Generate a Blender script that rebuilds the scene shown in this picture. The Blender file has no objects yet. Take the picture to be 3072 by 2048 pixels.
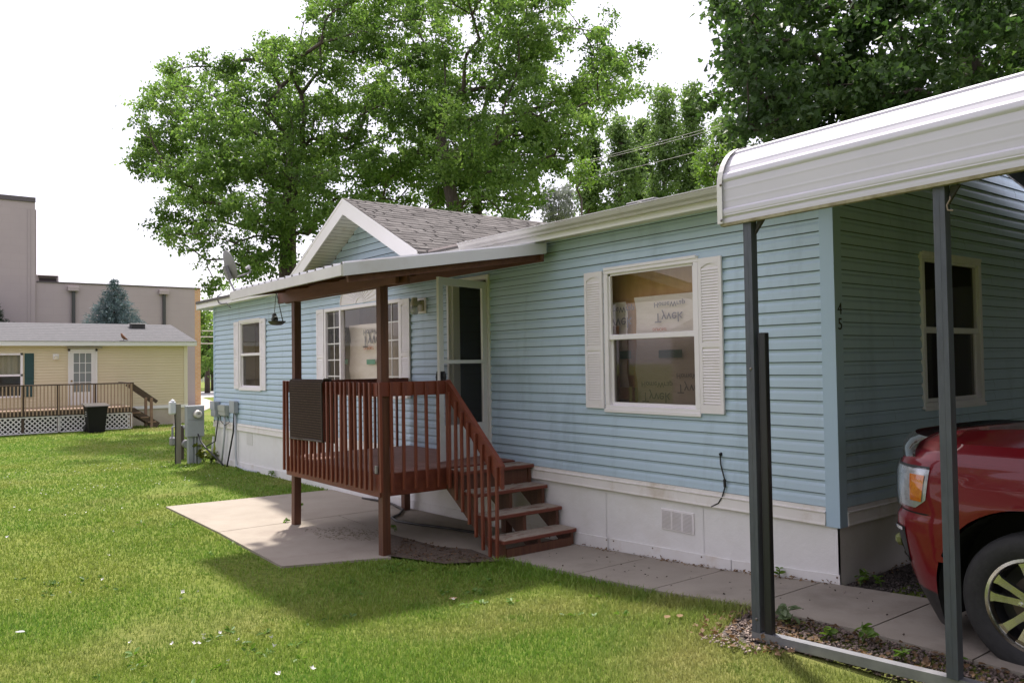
import bpy, bmesh, math, random
import numpy as np
from mathutils import Vector, Matrix
random.seed(7); rng = np.random.default_rng(7)
C = bpy.context.scene.collection
SC = bpy.context.scene
PI = math.pi

# ------------------------------------------------------------------ camera, sky, sun, exposure
CAM = np.array([3.42753, -5.77574, 1.74546])
YAW, PITCH, ROLL, FPX = 0.91215639, 0.02588519, -0.01524561, 2446.77392
_f = np.array([-math.sin(YAW)*math.cos(PITCH), math.cos(YAW)*math.cos(PITCH), math.sin(PITCH)])
_r0 = np.array([math.cos(YAW), math.sin(YAW), 0.0]); _u0 = np.cross(_r0, _f)
_r = _r0*math.cos(ROLL) + _u0*math.sin(ROLL); _u = -_r0*math.sin(ROLL) + _u0*math.cos(ROLL)
cam_d = bpy.data.cameras.new('camera'); cam = bpy.data.objects.new('camera', cam_d); C.objects.link(cam)
M = Matrix.Identity(4)
for i in range(3):
    M[i][0] = _r[i]; M[i][1] = _u[i]; M[i][2] = -_f[i]; M[i][3] = CAM[i]
cam.matrix_world = M
cam_d.sensor_width = 36; cam_d.lens = FPX/3072*36; cam_d.clip_start = 0.05; cam_d.clip_end = 2000
SC.camera = cam

SUN_DIR = Vector((-0.43, 0.27, 1.0)).normalized()          # towards the sun: behind the house, from the left
w = bpy.data.worlds.new('World'); SC.world = w; w.use_nodes = True
nt = w.node_tree; nt.nodes.clear()
sky = nt.nodes.new('ShaderNodeTexSky'); sky.sky_type = 'NISHITA'; sky.sun_disc = False
sky.sun_elevation = math.asin(SUN_DIR.z); sky.sun_rotation = math.atan2(SUN_DIR.x, SUN_DIR.y)
sky.dust_density = 3.0; sky.air_density = 1.0; sky.ozone_density = 1.0
mixn = nt.nodes.new('ShaderNodeMix'); mixn.data_type = 'RGBA'; mixn.inputs[0].default_value = 0.55
mixn.inputs[7].default_value = (10.8, 9.75, 11.0, 1)         # thin bright cloud over the blue
nt.links.new(sky.outputs[0], mixn.inputs[6])
bg = nt.nodes.new('ShaderNodeBackground'); bg.inputs[1].default_value = 0.11
nt.links.new(mixn.outputs[2], bg.inputs[0])
wo = nt.nodes.new('ShaderNodeOutputWorld'); nt.links.new(bg.outputs[0], wo.inputs[0])
sl = bpy.data.lights.new('sun', 'SUN'); sl.energy = 4.2; sl.angle = math.radians(3.2); sl.color = (1.0, 0.93, 0.87)
so = bpy.data.objects.new('sun', sl); C.objects.link(so); so.location = (-10, 8, 30)
so.rotation_euler = SUN_DIR.to_track_quat('Z', 'Y').to_euler()
SC.view_settings.view_transform = 'Standard'; SC.view_settings.look = 'None'
SC.view_settings.exposure = 0.74; SC.view_settings.gamma = 1
SC.cycles.max_bounces = 10; SC.cycles.diffuse_bounces = 5; SC.cycles.transmission_bounces = 6; SC.cycles.transparent_max_bounces = 12; SC.cycles.use_denoising = True
SC.cycles.caustics_reflective = False; SC.cycles.caustics_refractive = False

def ray(px, py):
    return _f + (px-1536)/FPX*_r - (py-1024)/FPX*_u
def at_depth(px, py, d):                                   # a point d metres in front of the viewpoint
    return CAM + ray(px, py)*d
def on_x(px, py, x):
    q = ray(px, py); return CAM + q*(x-CAM[0])/q[0]
def on_y(px, py, y):
    q = ray(px, py); return CAM + q*(y-CAM[1])/q[1]
GX = [-200, -60, -46, -30, -24, -15, -6, -3, -1.2, 0, .5, 40]
GZ = [-.6, -.55, -.5, -.46, -.39, -.33, -.25, -.19, -.105, 0, .02, .02]
def gz(x): return float(np.interp(x, GX, GZ))
def on_g(px, py):
    z = 0.0
    for _ in range(30):
        q = ray(px, py); p = CAM + q*(z-CAM[2])/q[2]; z = gz(p[0])
    return p

# ------------------------------------------------------------------ materials
MATS = {}
def nodes_of(name):
    m = bpy.data.materials.new(name); m.use_nodes = True
    return m, m.node_tree, m.node_tree.nodes['Principled BSDF']
def mixrgb(nt, fac, a, b, blend='MIX'):
    n = nt.nodes.new('ShaderNodeMix'); n.data_type = 'RGBA'; n.blend_type = blend
    for sock, v in ((n.inputs[0], fac), (n.inputs[6], a), (n.inputs[7], b)):
        if hasattr(v, 'links') or hasattr(v, 'is_linked'): nt.links.new(v, sock)
        elif isinstance(v, (int, float)): sock.default_value = v
        else: sock.default_value = tuple(v) + (1,) if len(v) == 3 else v
    return n.outputs[2]
def noise(nt, scale, detail=4, rough=.6, mapping=None, dist=0):
    n = nt.nodes.new('ShaderNodeTexNoise'); n.inputs['Scale'].default_value = scale
    n.inputs['Detail'].default_value = detail; n.inputs['Roughness'].default_value = rough; n.inputs['Distortion'].default_value = dist
    tc = nt.nodes.new('ShaderNodeTexCoord')
    if mapping:
        mp = nt.nodes.new('ShaderNodeMapping'); mp.inputs['Scale'].default_value = mapping
        nt.links.new(tc.outputs['Object'], mp.inputs[0]); nt.links.new(mp.outputs[0], n.inputs[0])
    else: nt.links.new(tc.outputs['Object'], n.inputs[0])
    return n.outputs[0]
def ramp(nt, v, lo, hi):
    n = nt.nodes.new('ShaderNodeMapRange'); n.inputs[1].default_value = lo; n.inputs[2].default_value = hi
    nt.links.new(v, n.inputs[0]); return n.outputs[0]
def pm(name, col, rough=.5, col2=None, scale=6, lo=.35, hi=.7, bump=0, bscale=60, metal=0, mapping=None, spec=None, coat=0, stain=None, stain_scale=1.5, island=0, detail=4, stain_map=None):
    """a surface of one colour broken up by a second one, with bump, stains and a per-piece tint"""
    if name in MATS: return MATS[name]
    m, nt, b = nodes_of(name)
    b.inputs['Roughness'].default_value = rough; b.inputs['Metallic'].default_value = metal
    if spec is not None: b.inputs['Specular IOR Level'].default_value = spec
    if coat: b.inputs['Coat Weight'].default_value = coat; b.inputs['Coat Roughness'].default_value = .03
    out = None
    if col2 is not None: out = mixrgb(nt, ramp(nt, noise(nt, scale, detail, mapping=mapping), lo, hi), col, col2)
    if stain is not None:
        sf = ramp(nt, noise(nt, stain_scale, 6, .7, mapping=stain_map), .52, .75)
        out = mixrgb(nt, sf, out if out is not None else col, stain)
    if island:
        g = nt.nodes.new('ShaderNodeNewGeometry'); rr = ramp(nt, g.outputs['Random Per Island'], 0, 1)
        mr = nt.nodes.new('ShaderNodeMapRange'); nt.links.new(rr, mr.inputs[0]); mr.inputs[3].default_value = 1-island; mr.inputs[4].default_value = 1+island
        hv = nt.nodes.new('ShaderNodeHueSaturation'); nt.links.new(mr.outputs[0], hv.inputs['Value'])
        if out is not None: nt.links.new(out, hv.inputs['Color'])
        else: hv.inputs['Color'].default_value = (*col, 1)
        out = hv.outputs[0]
    if out is None: b.inputs['Base Color'].default_value = (*col, 1)
    else: nt.links.new(out, b.inputs['Base Color'])
    if bump:
        bn = nt.nodes.new('ShaderNodeBump'); bn.inputs['Strength'].default_value = bump; bn.inputs['Distance'].default_value = .01
        nt.links.new(noise(nt, bscale, 5, .65, mapping=mapping), bn.inputs['Height']); nt.links.new(bn.outputs[0], b.inputs['Normal'])
    MATS[name] = m; return m
def glass_mat(name, tint=(.9, .93, .95), refl=1.0, rough=.02, ior=1.5, dirt=0.0):
    if name in MATS: return MATS[name]
    m, nt, b = nodes_of(name); nt.nodes.remove(b)
    tr = nt.nodes.new('ShaderNodeBsdfTransparent'); tr.inputs[0].default_value = (*tint, 1)
    gl = nt.nodes.new('ShaderNodeBsdfGlossy'); gl.inputs['Roughness'].default_value = rough
    ge = nt.nodes.new('ShaderNodeNewGeometry'); dt = nt.nodes.new('ShaderNodeVectorMath'); dt.operation = 'DOT_PRODUCT'
    nt.links.new(ge.outputs['Normal'], dt.inputs[0]); nt.links.new(ge.outputs['Incoming'], dt.inputs[1])
    def mth(op, a, b_):                                     # reflectance by Schlick, the same from both sides of the pane
        n = nt.nodes.new('ShaderNodeMath'); n.operation = op
        for k, v in ((0, a), (1, b_)):
            if isinstance(v, (int, float)): n.inputs[k].default_value = v
            elif v is not None: nt.links.new(v, n.inputs[k])
        return n.outputs[0]
    f0 = 2*((ior-1)/(ior+1))**2
    p5 = mth('POWER', mth('SUBTRACT', 1.0, mth('ABSOLUTE', dt.outputs['Value'], None)), 5.0)
    fr = mth('ADD', mth('MULTIPLY', p5, 1-f0), f0)
    mu = nt.nodes.new('ShaderNodeMath'); mu.operation = 'MULTIPLY'; mu.inputs[1].default_value = refl; mu.use_clamp = True
    nt.links.new(fr, mu.inputs[0])
    mx = nt.nodes.new('ShaderNodeMixShader'); nt.links.new(mu.outputs[0], mx.inputs[0])
    nt.links.new(tr.outputs[0], mx.inputs[1]); nt.links.new(gl.outputs[0], mx.inputs[2])
    last = mx.outputs[0]
    if dirt:
        df = nt.nodes.new('ShaderNodeBsdfDiffuse'); df.inputs[0].default_value = (.5, .5, .48, 1)
        m2 = nt.nodes.new('ShaderNodeMixShader'); m2.inputs[0].default_value = dirt
        nt.links.new(last, m2.inputs[1]); nt.links.new(df.outputs[0], m2.inputs[2]); last = m2.outputs[0]
    nt.links.new(last, nt.nodes['Material Output'].inputs[0]); MATS[name] = m; return m
def leaf_mat(name, c1, c2, trans=.45, rough=.45):
    if name in MATS: return MATS[name]
    m, nt, b = nodes_of(name)
    g = nt.nodes.new('ShaderNodeNewGeometry')
    col = mixrgb(nt, g.outputs['Random Per Island'], c1, c2)
    col = mixrgb(nt, ramp(nt, noise(nt, .55, 3), .38, .66), col, tuple(.62*x for x in c1))
    nt.links.new(col, b.inputs['Base Color']); b.inputs['Roughness'].default_value = rough
    b.inputs['Specular IOR Level'].default_value = .35
    tl = nt.nodes.new('ShaderNodeBsdfTranslucent')
    hv = nt.nodes.new('ShaderNodeHueSaturation'); hv.inputs['Saturation'].default_value = 1.12; hv.inputs['Value'].default_value = 1.5; hv.inputs['Hue'].default_value = .495
    nt.links.new(col, hv.inputs['Color']); nt.links.new(hv.outputs[0], tl.inputs[0])
    mx = nt.nodes.new('ShaderNodeMixShader'); mx.inputs[0].default_value = trans
    nt.links.new(b.outputs[0], mx.inputs[1]); nt.links.new(tl.outputs[0], mx.inputs[2])
    nt.links.new(mx.outputs[0], nt.nodes['Material Output'].inputs[0]); MATS[name] = m; return m

# ------------------------------------------------------------------ mesh helpers
class MB:
    def __init__(s): s.v = []; s.f = []; s.smooth = False
    def add(s, verts, faces):
        o = len(s.v); s.v += [tuple(map(float, p)) for p in verts]; s.f += [tuple(i+o for i in f) for f in faces]; return s
    def box(s, x0, x1, y0, y1, z0, z1):
        x0, x1 = sorted((x0, x1)); y0, y1 = sorted((y0, y1)); z0, z1 = sorted((z0, z1))
        return s.add([(x0,y0,z0),(x1,y0,z0),(x1,y1,z0),(x0,y1,z0),(x0,y0,z1),(x1,y0,z1),(x1,y1,z1),(x0,y1,z1)],
                     [(0,3,2,1),(4,5,6,7),(0,1,5,4),(1,2,6,5),(2,3,7,6),(3,0,4,7)])
    def bbox(s, x0, x1, y0, y1, z0, z1, b=.004):
        """box with chamfered edges"""
        x0, x1 = sorted((x0, x1)); y0, y1 = sorted((y0, y1)); z0, z1 = sorted((z0, z1))
        b = min(b, (x1-x0)*.3, (y1-y0)*.3, (z1-z0)*.3)
        bm = bmesh.new(); bmesh.ops.create_cube(bm, size=1)
        for v in bm.verts: v.co = Vector(((x0+x1)/2+v.co.x*(x1-x0), (y0+y1)/2+v.co.y*(y1-y0), (z0+z1)/2+v.co.z*(z1-z0)))
        bmesh.ops.bevel(bm, geom=bm.edges[:], offset=b, segments=1, affect='EDGES')
        bm.verts.index_update(); s.add([v.co[:] for v in bm.verts], [[v.index for v in f.verts] for f in bm.faces]); bm.free(); return s
    def beam(s, a, b, wd, h, up=(0,0,1)):
        """square bar from a to b, wd wide and h high"""
        a, b = Vector(a), Vector(b); d = (b-a).normalized(); up = Vector(up)
        if abs(d.dot(up)) > .98: up = Vector((0,1,0))
        r = d.cross(up).normalized(); u = r.cross(d).normalized(); P = []
        for p in (a, b):
            for sx, sz in ((-1,-1),(1,-1),(1,1),(-1,1)): P.append(p + r*sx*wd/2 + u*sz*h/2)
        return s.add(P, [(0,1,2,3),(7,6,5,4),(0,4,5,1),(1,5,6,2),(2,6,7,3),(3,7,4,0)])
    def prism(s, poly, axis, a0, a1):
        """extrude a 2-D polygon along x, y or z"""
        n = len(poly); P = []
        for t in (a0, a1):
            for p, q in poly: P.append({'x': (t,p,q), 'y': (p,t,q), 'z': (p,q,t)}[axis])
        F = [tuple(range(n))[::-1], tuple(range(n, 2*n))] + [(i,(i+1)%n,(i+1)%n+n,i+n) for i in range(n)]
        return s.add(P, F)
    def strip(s, prof, axis, a0, a1):
        """open profile swept along an axis"""
        n = len(prof); P = []
        for t in (a0, a1):
            for p, q in prof: P.append({'x': (t,p,q), 'y': (p,t,q), 'z': (p,q,t)}[axis])
        return s.add(P, [(i,i+1,i+1+n,i+n) for i in range(n-1)])
    def tube(s, pts, rad, seg=8, cap=True):
        pts = [Vector(p) for p in pts]; n = len(pts)
        rad = [rad]*n if isinstance(rad, (int, float)) else list(rad)
        P = []; prev = None
        for i, p in enumerate(pts):
            d = (pts[min(i+1,n-1)] - pts[max(i-1,0)]).normalized()
            if prev is None:
                t = Vector((0,0,1)) if abs(d.z) < .9 else Vector((1,0,0)); r = d.cross(t).normalized()
            else: r = (prev - d*prev.dot(d)).normalized()
            prev = r; u = d.cross(r)
            for k in range(seg):
                a = 2*PI*k/seg; P.append(p + (r*math.cos(a)+u*math.sin(a))*rad[i])
        F = [(i*seg+k, i*seg+(k+1)%seg, (i+1)*seg+(k+1)%seg, (i+1)*seg+k) for i in range(n-1) for k in range(seg)]
        if cap: F += [tuple(range(seg))[::-1], tuple((n-1)*seg+k for k in range(seg))]
        return s.add(P, F)
    def lathe(s, prof, c, axis='z', seg=24, flip=1):
        """prof: (radius, height) pairs round an axis through c"""
        P = []; n = len(prof)
        for rr, h in prof:
            for k in range(seg):
                a = 2*PI*k/seg; x, y = rr*math.cos(a), rr*math.sin(a)
                P.append({'z': (c[0]+x,c[1]+y,c[2]+h), 'y': (c[0]+x,c[1]+h,c[2]+y), 'x': (c[0]+h,c[1]+x,c[2]+y)}[axis])
        return s.add(P, [(i*seg+k, i*seg+(k+1)%seg, (i+1)*seg+(k+1)%seg, (i+1)*seg+k) for i in range(n-1) for k in range(seg)])
    def build(s, name, mat, parent=None, smooth=False, label=None):
        me = bpy.data.meshes.new(name)
        off = np.zeros(3); q = parent
        while q is not None: off += np.array(q.location); q = q.parent
        me.from_pydata([tuple(np.array(p)-off) for p in s.v], [], s.f); me.update()
        if mat is not None: me.materials.append(mat)
        bm = bmesh.new(); bm.from_mesh(me); bmesh.ops.recalc_face_normals(bm, faces=bm.faces[:]); bm.to_mesh(me); bm.free()
        if smooth:
            for p in me.polygons: p.use_smooth = True
            if smooth != 'all': me.set_sharp_from_angle(angle=math.radians(38))
        o = bpy.data.objects.new(name, me); C.objects.link(o); o.parent = parent
        if label: o['label'] = label
        return o
def fast_mesh(name, V, F, mat, parent=None, smooth=False):
    """big meshes from arrays: V (n,3), F (m,k)"""
    me = bpy.data.meshes.new(name); off = np.zeros(3); q = parent
    while q is not None: off += np.array(q.location); q = q.parent
    V = np.asarray(V, np.float32) - off.astype(np.float32); F = np.asarray(F, np.int32); k = F.shape[1]
    me.vertices.add(len(V)); me.vertices.foreach_set('co', V.ravel())
    me.loops.add(F.size); me.loops.foreach_set('vertex_index', F.ravel())
    me.polygons.add(len(F)); me.polygons.foreach_set('loop_start', np.arange(len(F), dtype=np.int32)*k)
    me.update(calc_edges=True); me.validate()
    if smooth: me.polygons.foreach_set('use_smooth', np.ones(len(me.polygons), bool))
    me.materials.append(mat); o = bpy.data.objects.new(name, me); C.objects.link(o); o.parent = parent
    return o
def tag(o, label, cat, group=None):
    o['label'] = label; o['category'] = cat
    if group: o['group'] = group
    return o
def thing(name, label, cat, loc=(0,0,0), group=None):
    o = bpy.data.objects.new(name, None); C.objects.link(o); o.location = loc; o.empty_display_size = .1
    return tag(o, label, cat, group)
def struct(o, kind='structure'): o['kind'] = kind; return o
def text(name, s, size, mat, parent, M4, ext=.001, label=None):
    """lettering as a mesh"""
    cu = bpy.data.curves.new(name, 'FONT'); cu.body = s; cu.size = size; cu.extrude = ext; cu.align_x = 'CENTER'; cu.align_y = 'CENTER'
    t = bpy.data.objects.new(name, cu); C.objects.link(t)
    dg = bpy.context.evaluated_depsgraph_get(); me = bpy.data.meshes.new_from_object(t.evaluated_get(dg))
    bpy.data.objects.remove(t); me.transform(M4)
    off = np.zeros(3); q = parent
    while q is not None: off += np.array(q.location); q = q.parent
    me.transform(Matrix.Translation(Vector(-off))); me.materials.clear(); me.materials.append(mat)
    o = bpy.data.objects.new(name, me); C.objects.link(o); o.parent = parent
    if label: o['label'] = label
    return o
# ------------------------------------------------------------------ ground, slabs, road
def lawn_mat():
    m, nt, b = nodes_of('lawn_soil')
    c = mixrgb(nt, ramp(nt, noise(nt, .55, 5, .6), .35, .68), (.15, .21, .035), (.22, .25, .055))
    c = mixrgb(nt, ramp(nt, noise(nt, .23, 3), .52, .70), c, (.26, .24, .09))
    c = mixrgb(nt, ramp(nt, noise(nt, 14, 5, .7), .35, .7), c, (.08, .11, .02))
    nt.links.new(c, b.inputs['Base Color']); b.inputs['Roughness'].default_value = .9; b.inputs['Specular IOR Level'].default_value = .1
    bn = nt.nodes.new('ShaderNodeBump'); bn.inputs['Strength'].default_value = .8; bn.inputs['Distance'].default_value = .03
    nt.links.new(noise(nt, 30, 6, .75), bn.inputs['Height']); nt.links.new(bn.outputs[0], b.inputs['Normal'])
    return m
xs = sorted(set([-400, -200, -120, -90] + [round(-70+i*.5, 2) for i in range(0, 161)] + [20, 40, 120, 400]))
ys = [-400, -100, -30, -12, -6, -3, 0, 6, 12, 24, 40, 80, 160, 500]
V = [(x, y, gz(x)) for x in xs for y in ys]; ny = len(ys)
F = [(i*ny+j, (i+1)*ny+j, (i+1)*ny+j+1, i*ny+j+1) for i in range(len(xs)-1) for j in range(ny-1)]
struct(fast_mesh('ground', V, F, lawn_mat()))

conc = pm('concrete', (.275, .243, .200), .85, (.33, .292, .243), 3.2, .3, .7, .35, 90, stain=(.19, .16, .13), stain_scale=1.1, detail=8)
conc_old = pm('concrete_old', (.285, .248, .198), .85, (.34, .30, .243), 2.2, .3, .7, .35, 90, stain=(.23, .185, .15), stain_scale=.8, detail=8)
def slab(mb, poly, h):
    """a slab of small thickness following the ground; poly of (x, y)"""
    n = len(poly); T = [(x, y, gz(x)+h) for x, y in poly]; B = [(x, y, gz(x)-.08) for x, y in poly]
    mb.add(T+B, [tuple(range(n))] + [(i, i+n, (i+1)%n+n, (i+1)%n) for i in range(n)])
wk = MB(); jx = [-2.98, -1.93, -1.06, -.14, .70, 1.35, 2.2, 3.1]
for a, b_ in zip(jx[:-1], jx[1:]):
    slab(wk, [(a+.006, -.955), (b_-.006, -.945), (b_-.006, -.02 if b_ < .2 else .06), (a+.006, -.02 if a < 0 else .06)], .03)
struct(wk.build('walkway', conc))
pt = MB(); g_ = .008
slab(pt, [(-9.03, -2.51), (-6.55-g_, -2.56), (-6.55-g_, -.02), (-8.82, -.02)], .022)
slab(pt, [(-6.55+g_, -2.56), (-4.27, -2.69), (-3.85, -1.72), (-4.95, -1.12-g_), (-6.55+g_, -1.0)], .022)
slab(pt, [(-6.55+g_, -1.0+g_), (-4.95, -1.12+g_), (-3.85, -1.28), (-3.0, -1.02), (-3.0, -.02), (-6.55+g_, -.02)], .022)
struct(pt.build('patio', conc_old))
def gravel_mat():
    return pm('gravel_bed', (.060, .050, .045), .95, (.15, .125, .11), 45, .4, .65, 1.0, 70, stain=(.04, .033, .028), stain_scale=3)
gv = MB(); gv.add([(-.02, .06, .012), (9, .06, .03), (9, 9, .03), (-.02, 9, .012)], [(0,1,2,3)])
gv.add([(.12, -1.60, .015), (9, -1.42, .032), (9, -.93, .032), (-.2, -.93, .0)], [(0,1,2,3)])
struct(gv.build('gravel_bed', gravel_mat()))
ml = MB(); pts = [(-4.95, -1.14), (-3.9, -1.72), (-3.2, -1.50), (-2.9, -1.05), (-3.55, -.95), (-3.95, -1.12)]
ml.add([(x, y, gz(x)+.03) for x, y in pts], [tuple(range(len(pts)))])
struct(ml.build('mulch_soil', pm('mulch_soil', (.075, .055, .040), .95, (.14, .105, .075), 40, .4, .65, 1.0, 70)))
st_ = MB(); st_.add([(-40, -14.5, gz(-40)+.02), (14, -14.5, .04), (14, -6.6, .04), (-3, -6.6, gz(-3)+.02), (-40, -6.6, gz(-40)+.02)], [(0,1,2,3,4)])
struct(st_.build('unseen_street', pm('unseen_street_grey', (.40, .37, .36), .9, (.34, .32, .31), 1.0, .3, .7)))  # unseen grey sheet, added to cut the lawn's green bounce
rd = MB(); rd.add([(-76, -60, gz(-70)+.02), (-60, -60, gz(-60)+.02), (-60, 90, gz(-60)+.02), (-76, 90, gz(-76)+.02)], [(0,1,2,3)])
struct(rd.build('road', pm('road_surface', (.42, .40, .39), .9, (.34, .33, .32), 1.2, .3, .7)))
pa = MB(); pa.add([(-60, 8.6, gz(-60)+.02), (-46.9, 8.8, gz(-47)+.02), (-34, 4.3, gz(-34)+.02), (-29.0, 3.0, gz(-29)+.02), (-29.0, 3.25, gz(-29)+.02), (-34, 5.0, gz(-34)+.02), (-46.9, 10.6, gz(-47)+.02), (-60, 13.5, gz(-60)+.02)], [(0,1,6,7), (1,2,5,6), (2,3,4,5)])
struct(pa.build('footpath', pm('footpath_concrete', (.42, .38, .33), .9, (.36, .33, .29), 2, .3, .7)))

# ------------------------------------------------------------------ blue house
white = pm('white_vinyl', (.82, .785, .80), .45, (.76, .73, .745), 2.5, .4, .8, stain=(.70, .66, .61), stain_scale=2.2)
white_trim = pm('white_trim', (.80, .79, .78), .4, (.76, .745, .73), 1.5, .4, .75)
cream_trim = pm('weathered_trim', (.77, .735, .715), .5, (.82, .79, .775), 2.0, .35, .65, stain=(.55, .47, .38), stain_scale=1.5)
blue = pm('blue_siding', (.455, .590, .700), .42, (.485, .615, .725), .8, .3, .7, stain=(.375, .49, .58), stain_scale=1.4, stain_map=(2.2, 2.2, .35), spec=.4)
blue_trim = pm('blue_trim', (.405, .545, .68), .4, (.425, .565, .695), 1.3, .3, .7)
dark = pm('dark_gap', (.012, .012, .012), .9)
PROF = [(.014, .0045), (.002, .0150), (0, .0165), (.052, .0125), (.064, .0085), (.073, .0020), (.1016, .0015)]       # (rise, depth): dutch lap course
def clip_prof(z0, za, zb):
    P = [(z0+a, d) for a, d in PROF]; out = []
    for (z1, d1), (z2, d2) in zip(P[:-1], P[1:]):
        if max(z1, z2) < za or min(z1, z2) > zb: continue
        def ip(z): return d1 if z2 == z1 else d1+(d2-d1)*(z-z1)/(z2-z1)
        if z2 < z1:
            if min(z1, z2) >= za and max(z1, z2) <= zb: out += [(z1, d1), (z2, d2)]
            continue
        lo, hi = max(z1, za), min(z2, zb)
        if z1 == z2:
            if za <= z1 < zb: out += [(z1, d1), (z1, d2)]
            continue
        if hi - lo < 1e-5: continue
        out += [(lo, ip(lo)), (hi, ip(hi))]
    res = []
    for q in out:
        if not res or abs(q[0]-res[-1][0]) > 1e-6 or abs(q[1]-res[-1][1]) > 1e-6: res.append(q)
    return res
def siding(mb, span, zlo, zhi, phase, opens, plane, pitch=.1016, gap=None):  # gap: mesh that takes the painted shade strips below the laps
    """clapboard courses round openings; span(z) gives the run; plane puts (a, d, z) in the world"""
    k0 = math.floor((zlo-phase)/pitch); z0 = phase + k0*pitch
    while z0 < zhi:
        a0, a1 = span(z0+.09); za, zb = max(z0, zlo), min(z0+pitch, zhi)
        cuts = sorted({za, zb, *[o[2] for o in opens if za < o[2] < zb], *[o[3] for o in opens if za < o[3] < zb]})
        for c0, c1 in zip(cuts[:-1], cuts[1:]):
            mid = (c0+c1)/2; segs = [(a0, a1)]
            for o in opens:
                if o[2] < mid < o[3]:
                    segs = [t for s_ in segs for t in ((s_[0], min(s_[1], o[0])), (max(s_[0], o[1]), s_[1])) if t[1]-t[0] > 1e-4]
            pr = clip_prof(z0, c0, c1)
            if len(pr) > 1:
                ks = int(round(z0*40)) % 5; seams = [a0+((ks*1.37) % 3.3)+3.3*q for q in range(-1, 6)]
                for s0, s1 in segs:
                    cut = [s0]+[q for q in seams if s0+.02 < q < s1-.02]+[s1]
                    for j, (t0, t1) in enumerate(zip(cut[:-1], cut[1:])):
                        n = len(pr); e = .0011*(j % 2); P = [plane(t0, d+e, z) for z, d in pr] + [plane(t1, d+e, z) for z, d in pr]
                        mb.add(P, [(i, i+1, i+1+n, i+n) for i in range(n-1)])
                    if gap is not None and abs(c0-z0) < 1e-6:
                        gap.add([plane(s0, .0070, z0-.0068), plane(s1, .0070, z0-.0068), plane(s1, .0090, z0+.001), plane(s0, .0090, z0+.001)], [(0, 1, 2, 3)])  # dark strip painting the shade line under each lap
        z0 += pitch
front = lambda a, d, z: (a, -d, z)
gable = lambda a, d, z: (d, a, z)
def bx(mb, plane, a0, a1, d0, d1, z0, z1, b=0):
    p, q = plane(a0, d0, z0), plane(a1, d1, z1)
    (mb.bbox(p[0], q[0], p[1], q[1], p[2], q[2], b) if b else mb.box(p[0], q[0], p[1], q[1], p[2], q[2])); return mb

house = thing('blue_house', 'long pale blue mobile home with white skirting, white shutters and a small front gable', 'house', (0, 0, 0))
WR = (-2.485, -1.283, 1.25, 2.672); WC = (-9.03, -6.55, 1.255, 2.668); WL = (-13.055, -11.868, 1.283, 2.675)
DR = (-5.36, -4.44, .62, 2.81); WS = (1.354, 2.538, 1.285, 2.655)
HL, DX, DHALF, DTOP = -14.68, -7.40, 2.05, 4.17
inn = .02
opens = [(a+inn, b_-inn, c+inn, d-inn) for a, b_, c, d in (WR, WC, WL, DR)]
lap_shade_mat = pm('lap_shade', (.11, .145, .172), .9)  # painted shade for the strips below the siding laps
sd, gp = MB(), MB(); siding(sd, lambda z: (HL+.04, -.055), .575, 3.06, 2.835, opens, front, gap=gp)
wl_ = sd.build('wall', blue, house, label='pale blue lap siding of the long front wall'); gp.build('lap_shade', lap_shade_mat, wl_)
def gspan(z):
    if z < 3.12: return (.06, 8.2)
    t = (z-3.12)/.25; return (max(.06, t), min(8.2, 8.2-t))
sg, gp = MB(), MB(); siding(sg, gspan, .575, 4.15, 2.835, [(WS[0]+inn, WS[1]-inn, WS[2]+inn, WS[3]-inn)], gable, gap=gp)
wl_ = sg.build('wall', blue, house, label='shaded end wall under the carport'); gp.build('lap_shade', lap_shade_mat, wl_)
bk = MB(); bk.box(HL+.05, HL+.06, .05, 8.2, -.3, 3.3); bk.box(HL, -.05, 8.2, 8.25, -.3, 3.1); bk.box(HL, -.05, .3, 8.2, -.25, -.2)
bk.build('rear_wall', blue, house)
ct = MB(); L_ = [(-.095, -.022), (.022, -.022), (.022, .085), (-.01, .085), (-.01, .01), (-.095, .01)]
ct.prism(L_, 'z', .452, 3.06); ct.build('corner_trim', blue_trim, house)
ct = MB(); ct.prism([(HL-.02, -.02), (HL+.06, -.02), (HL+.06, .02), (HL+.02, .02), (HL+.02, .09), (HL-.02, .09)], 'z', .46, 3.06); ct.build('corner_trim', blue_trim, house)
# white band and skirting
bd = MB(); pb = [(.002, .455), (-.030, .455), (-.034, .462), (-.030, .48), (-.026, .550), (-.036, .556), (-.036, .562), (-.020, .566), (-.020, .596), (.002, .596)]
for a0, a1 in ((HL-.025, -5.2), (-5.19, -.097)): bd.prism(pb, 'x', a0, a1)
bd.prism([(-y, z) for y, z in pb], 'y', .087, 8.2)
bd.build('bottom_band', cream_trim, house)
stucco = pm('white_skirting', (.80, .79, .79), .6, (.76, .75, .745), 4, .4, .7, .5, 9, stain=(.73, .705, .68), stain_scale=1.3)
sk = MB()
for a0, a1 in ((HL+.02, -12.26), (-12.256, -9.83), (-9.826, -7.4), (-7.396, -4.96), (-4.956, -2.53), (-2.526, -1.30), (-1.296, .004)):
    sk.add([(a0, .0, gz(a0)-.05), (a1, .0, gz(a1)-.05), (a1, 0, .455), (a0, 0, .455)], [(0,1,2,3)])
    sk.add([(a0, .02, gz(a0)-.05), (a1, .02, gz(a1)-.05), (a1, .02, .455), (a0, .02, .455)], [(0,3,2,1)])
sk.build('skirting', stucco, house)
sk2 = MB(); sk2.box(-.014, .004, .0, 8.2, -.06, .455); sk2.build('skirting', pm('end_skirting_grey', (.66, .635, .61), .7, (.57, .53, .48), 2, .35, .7, .5, 9), house, label='greyish end skirting beside the gravel')  # separate colour, greyer and browner than the front skirting
kb = MB()
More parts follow.
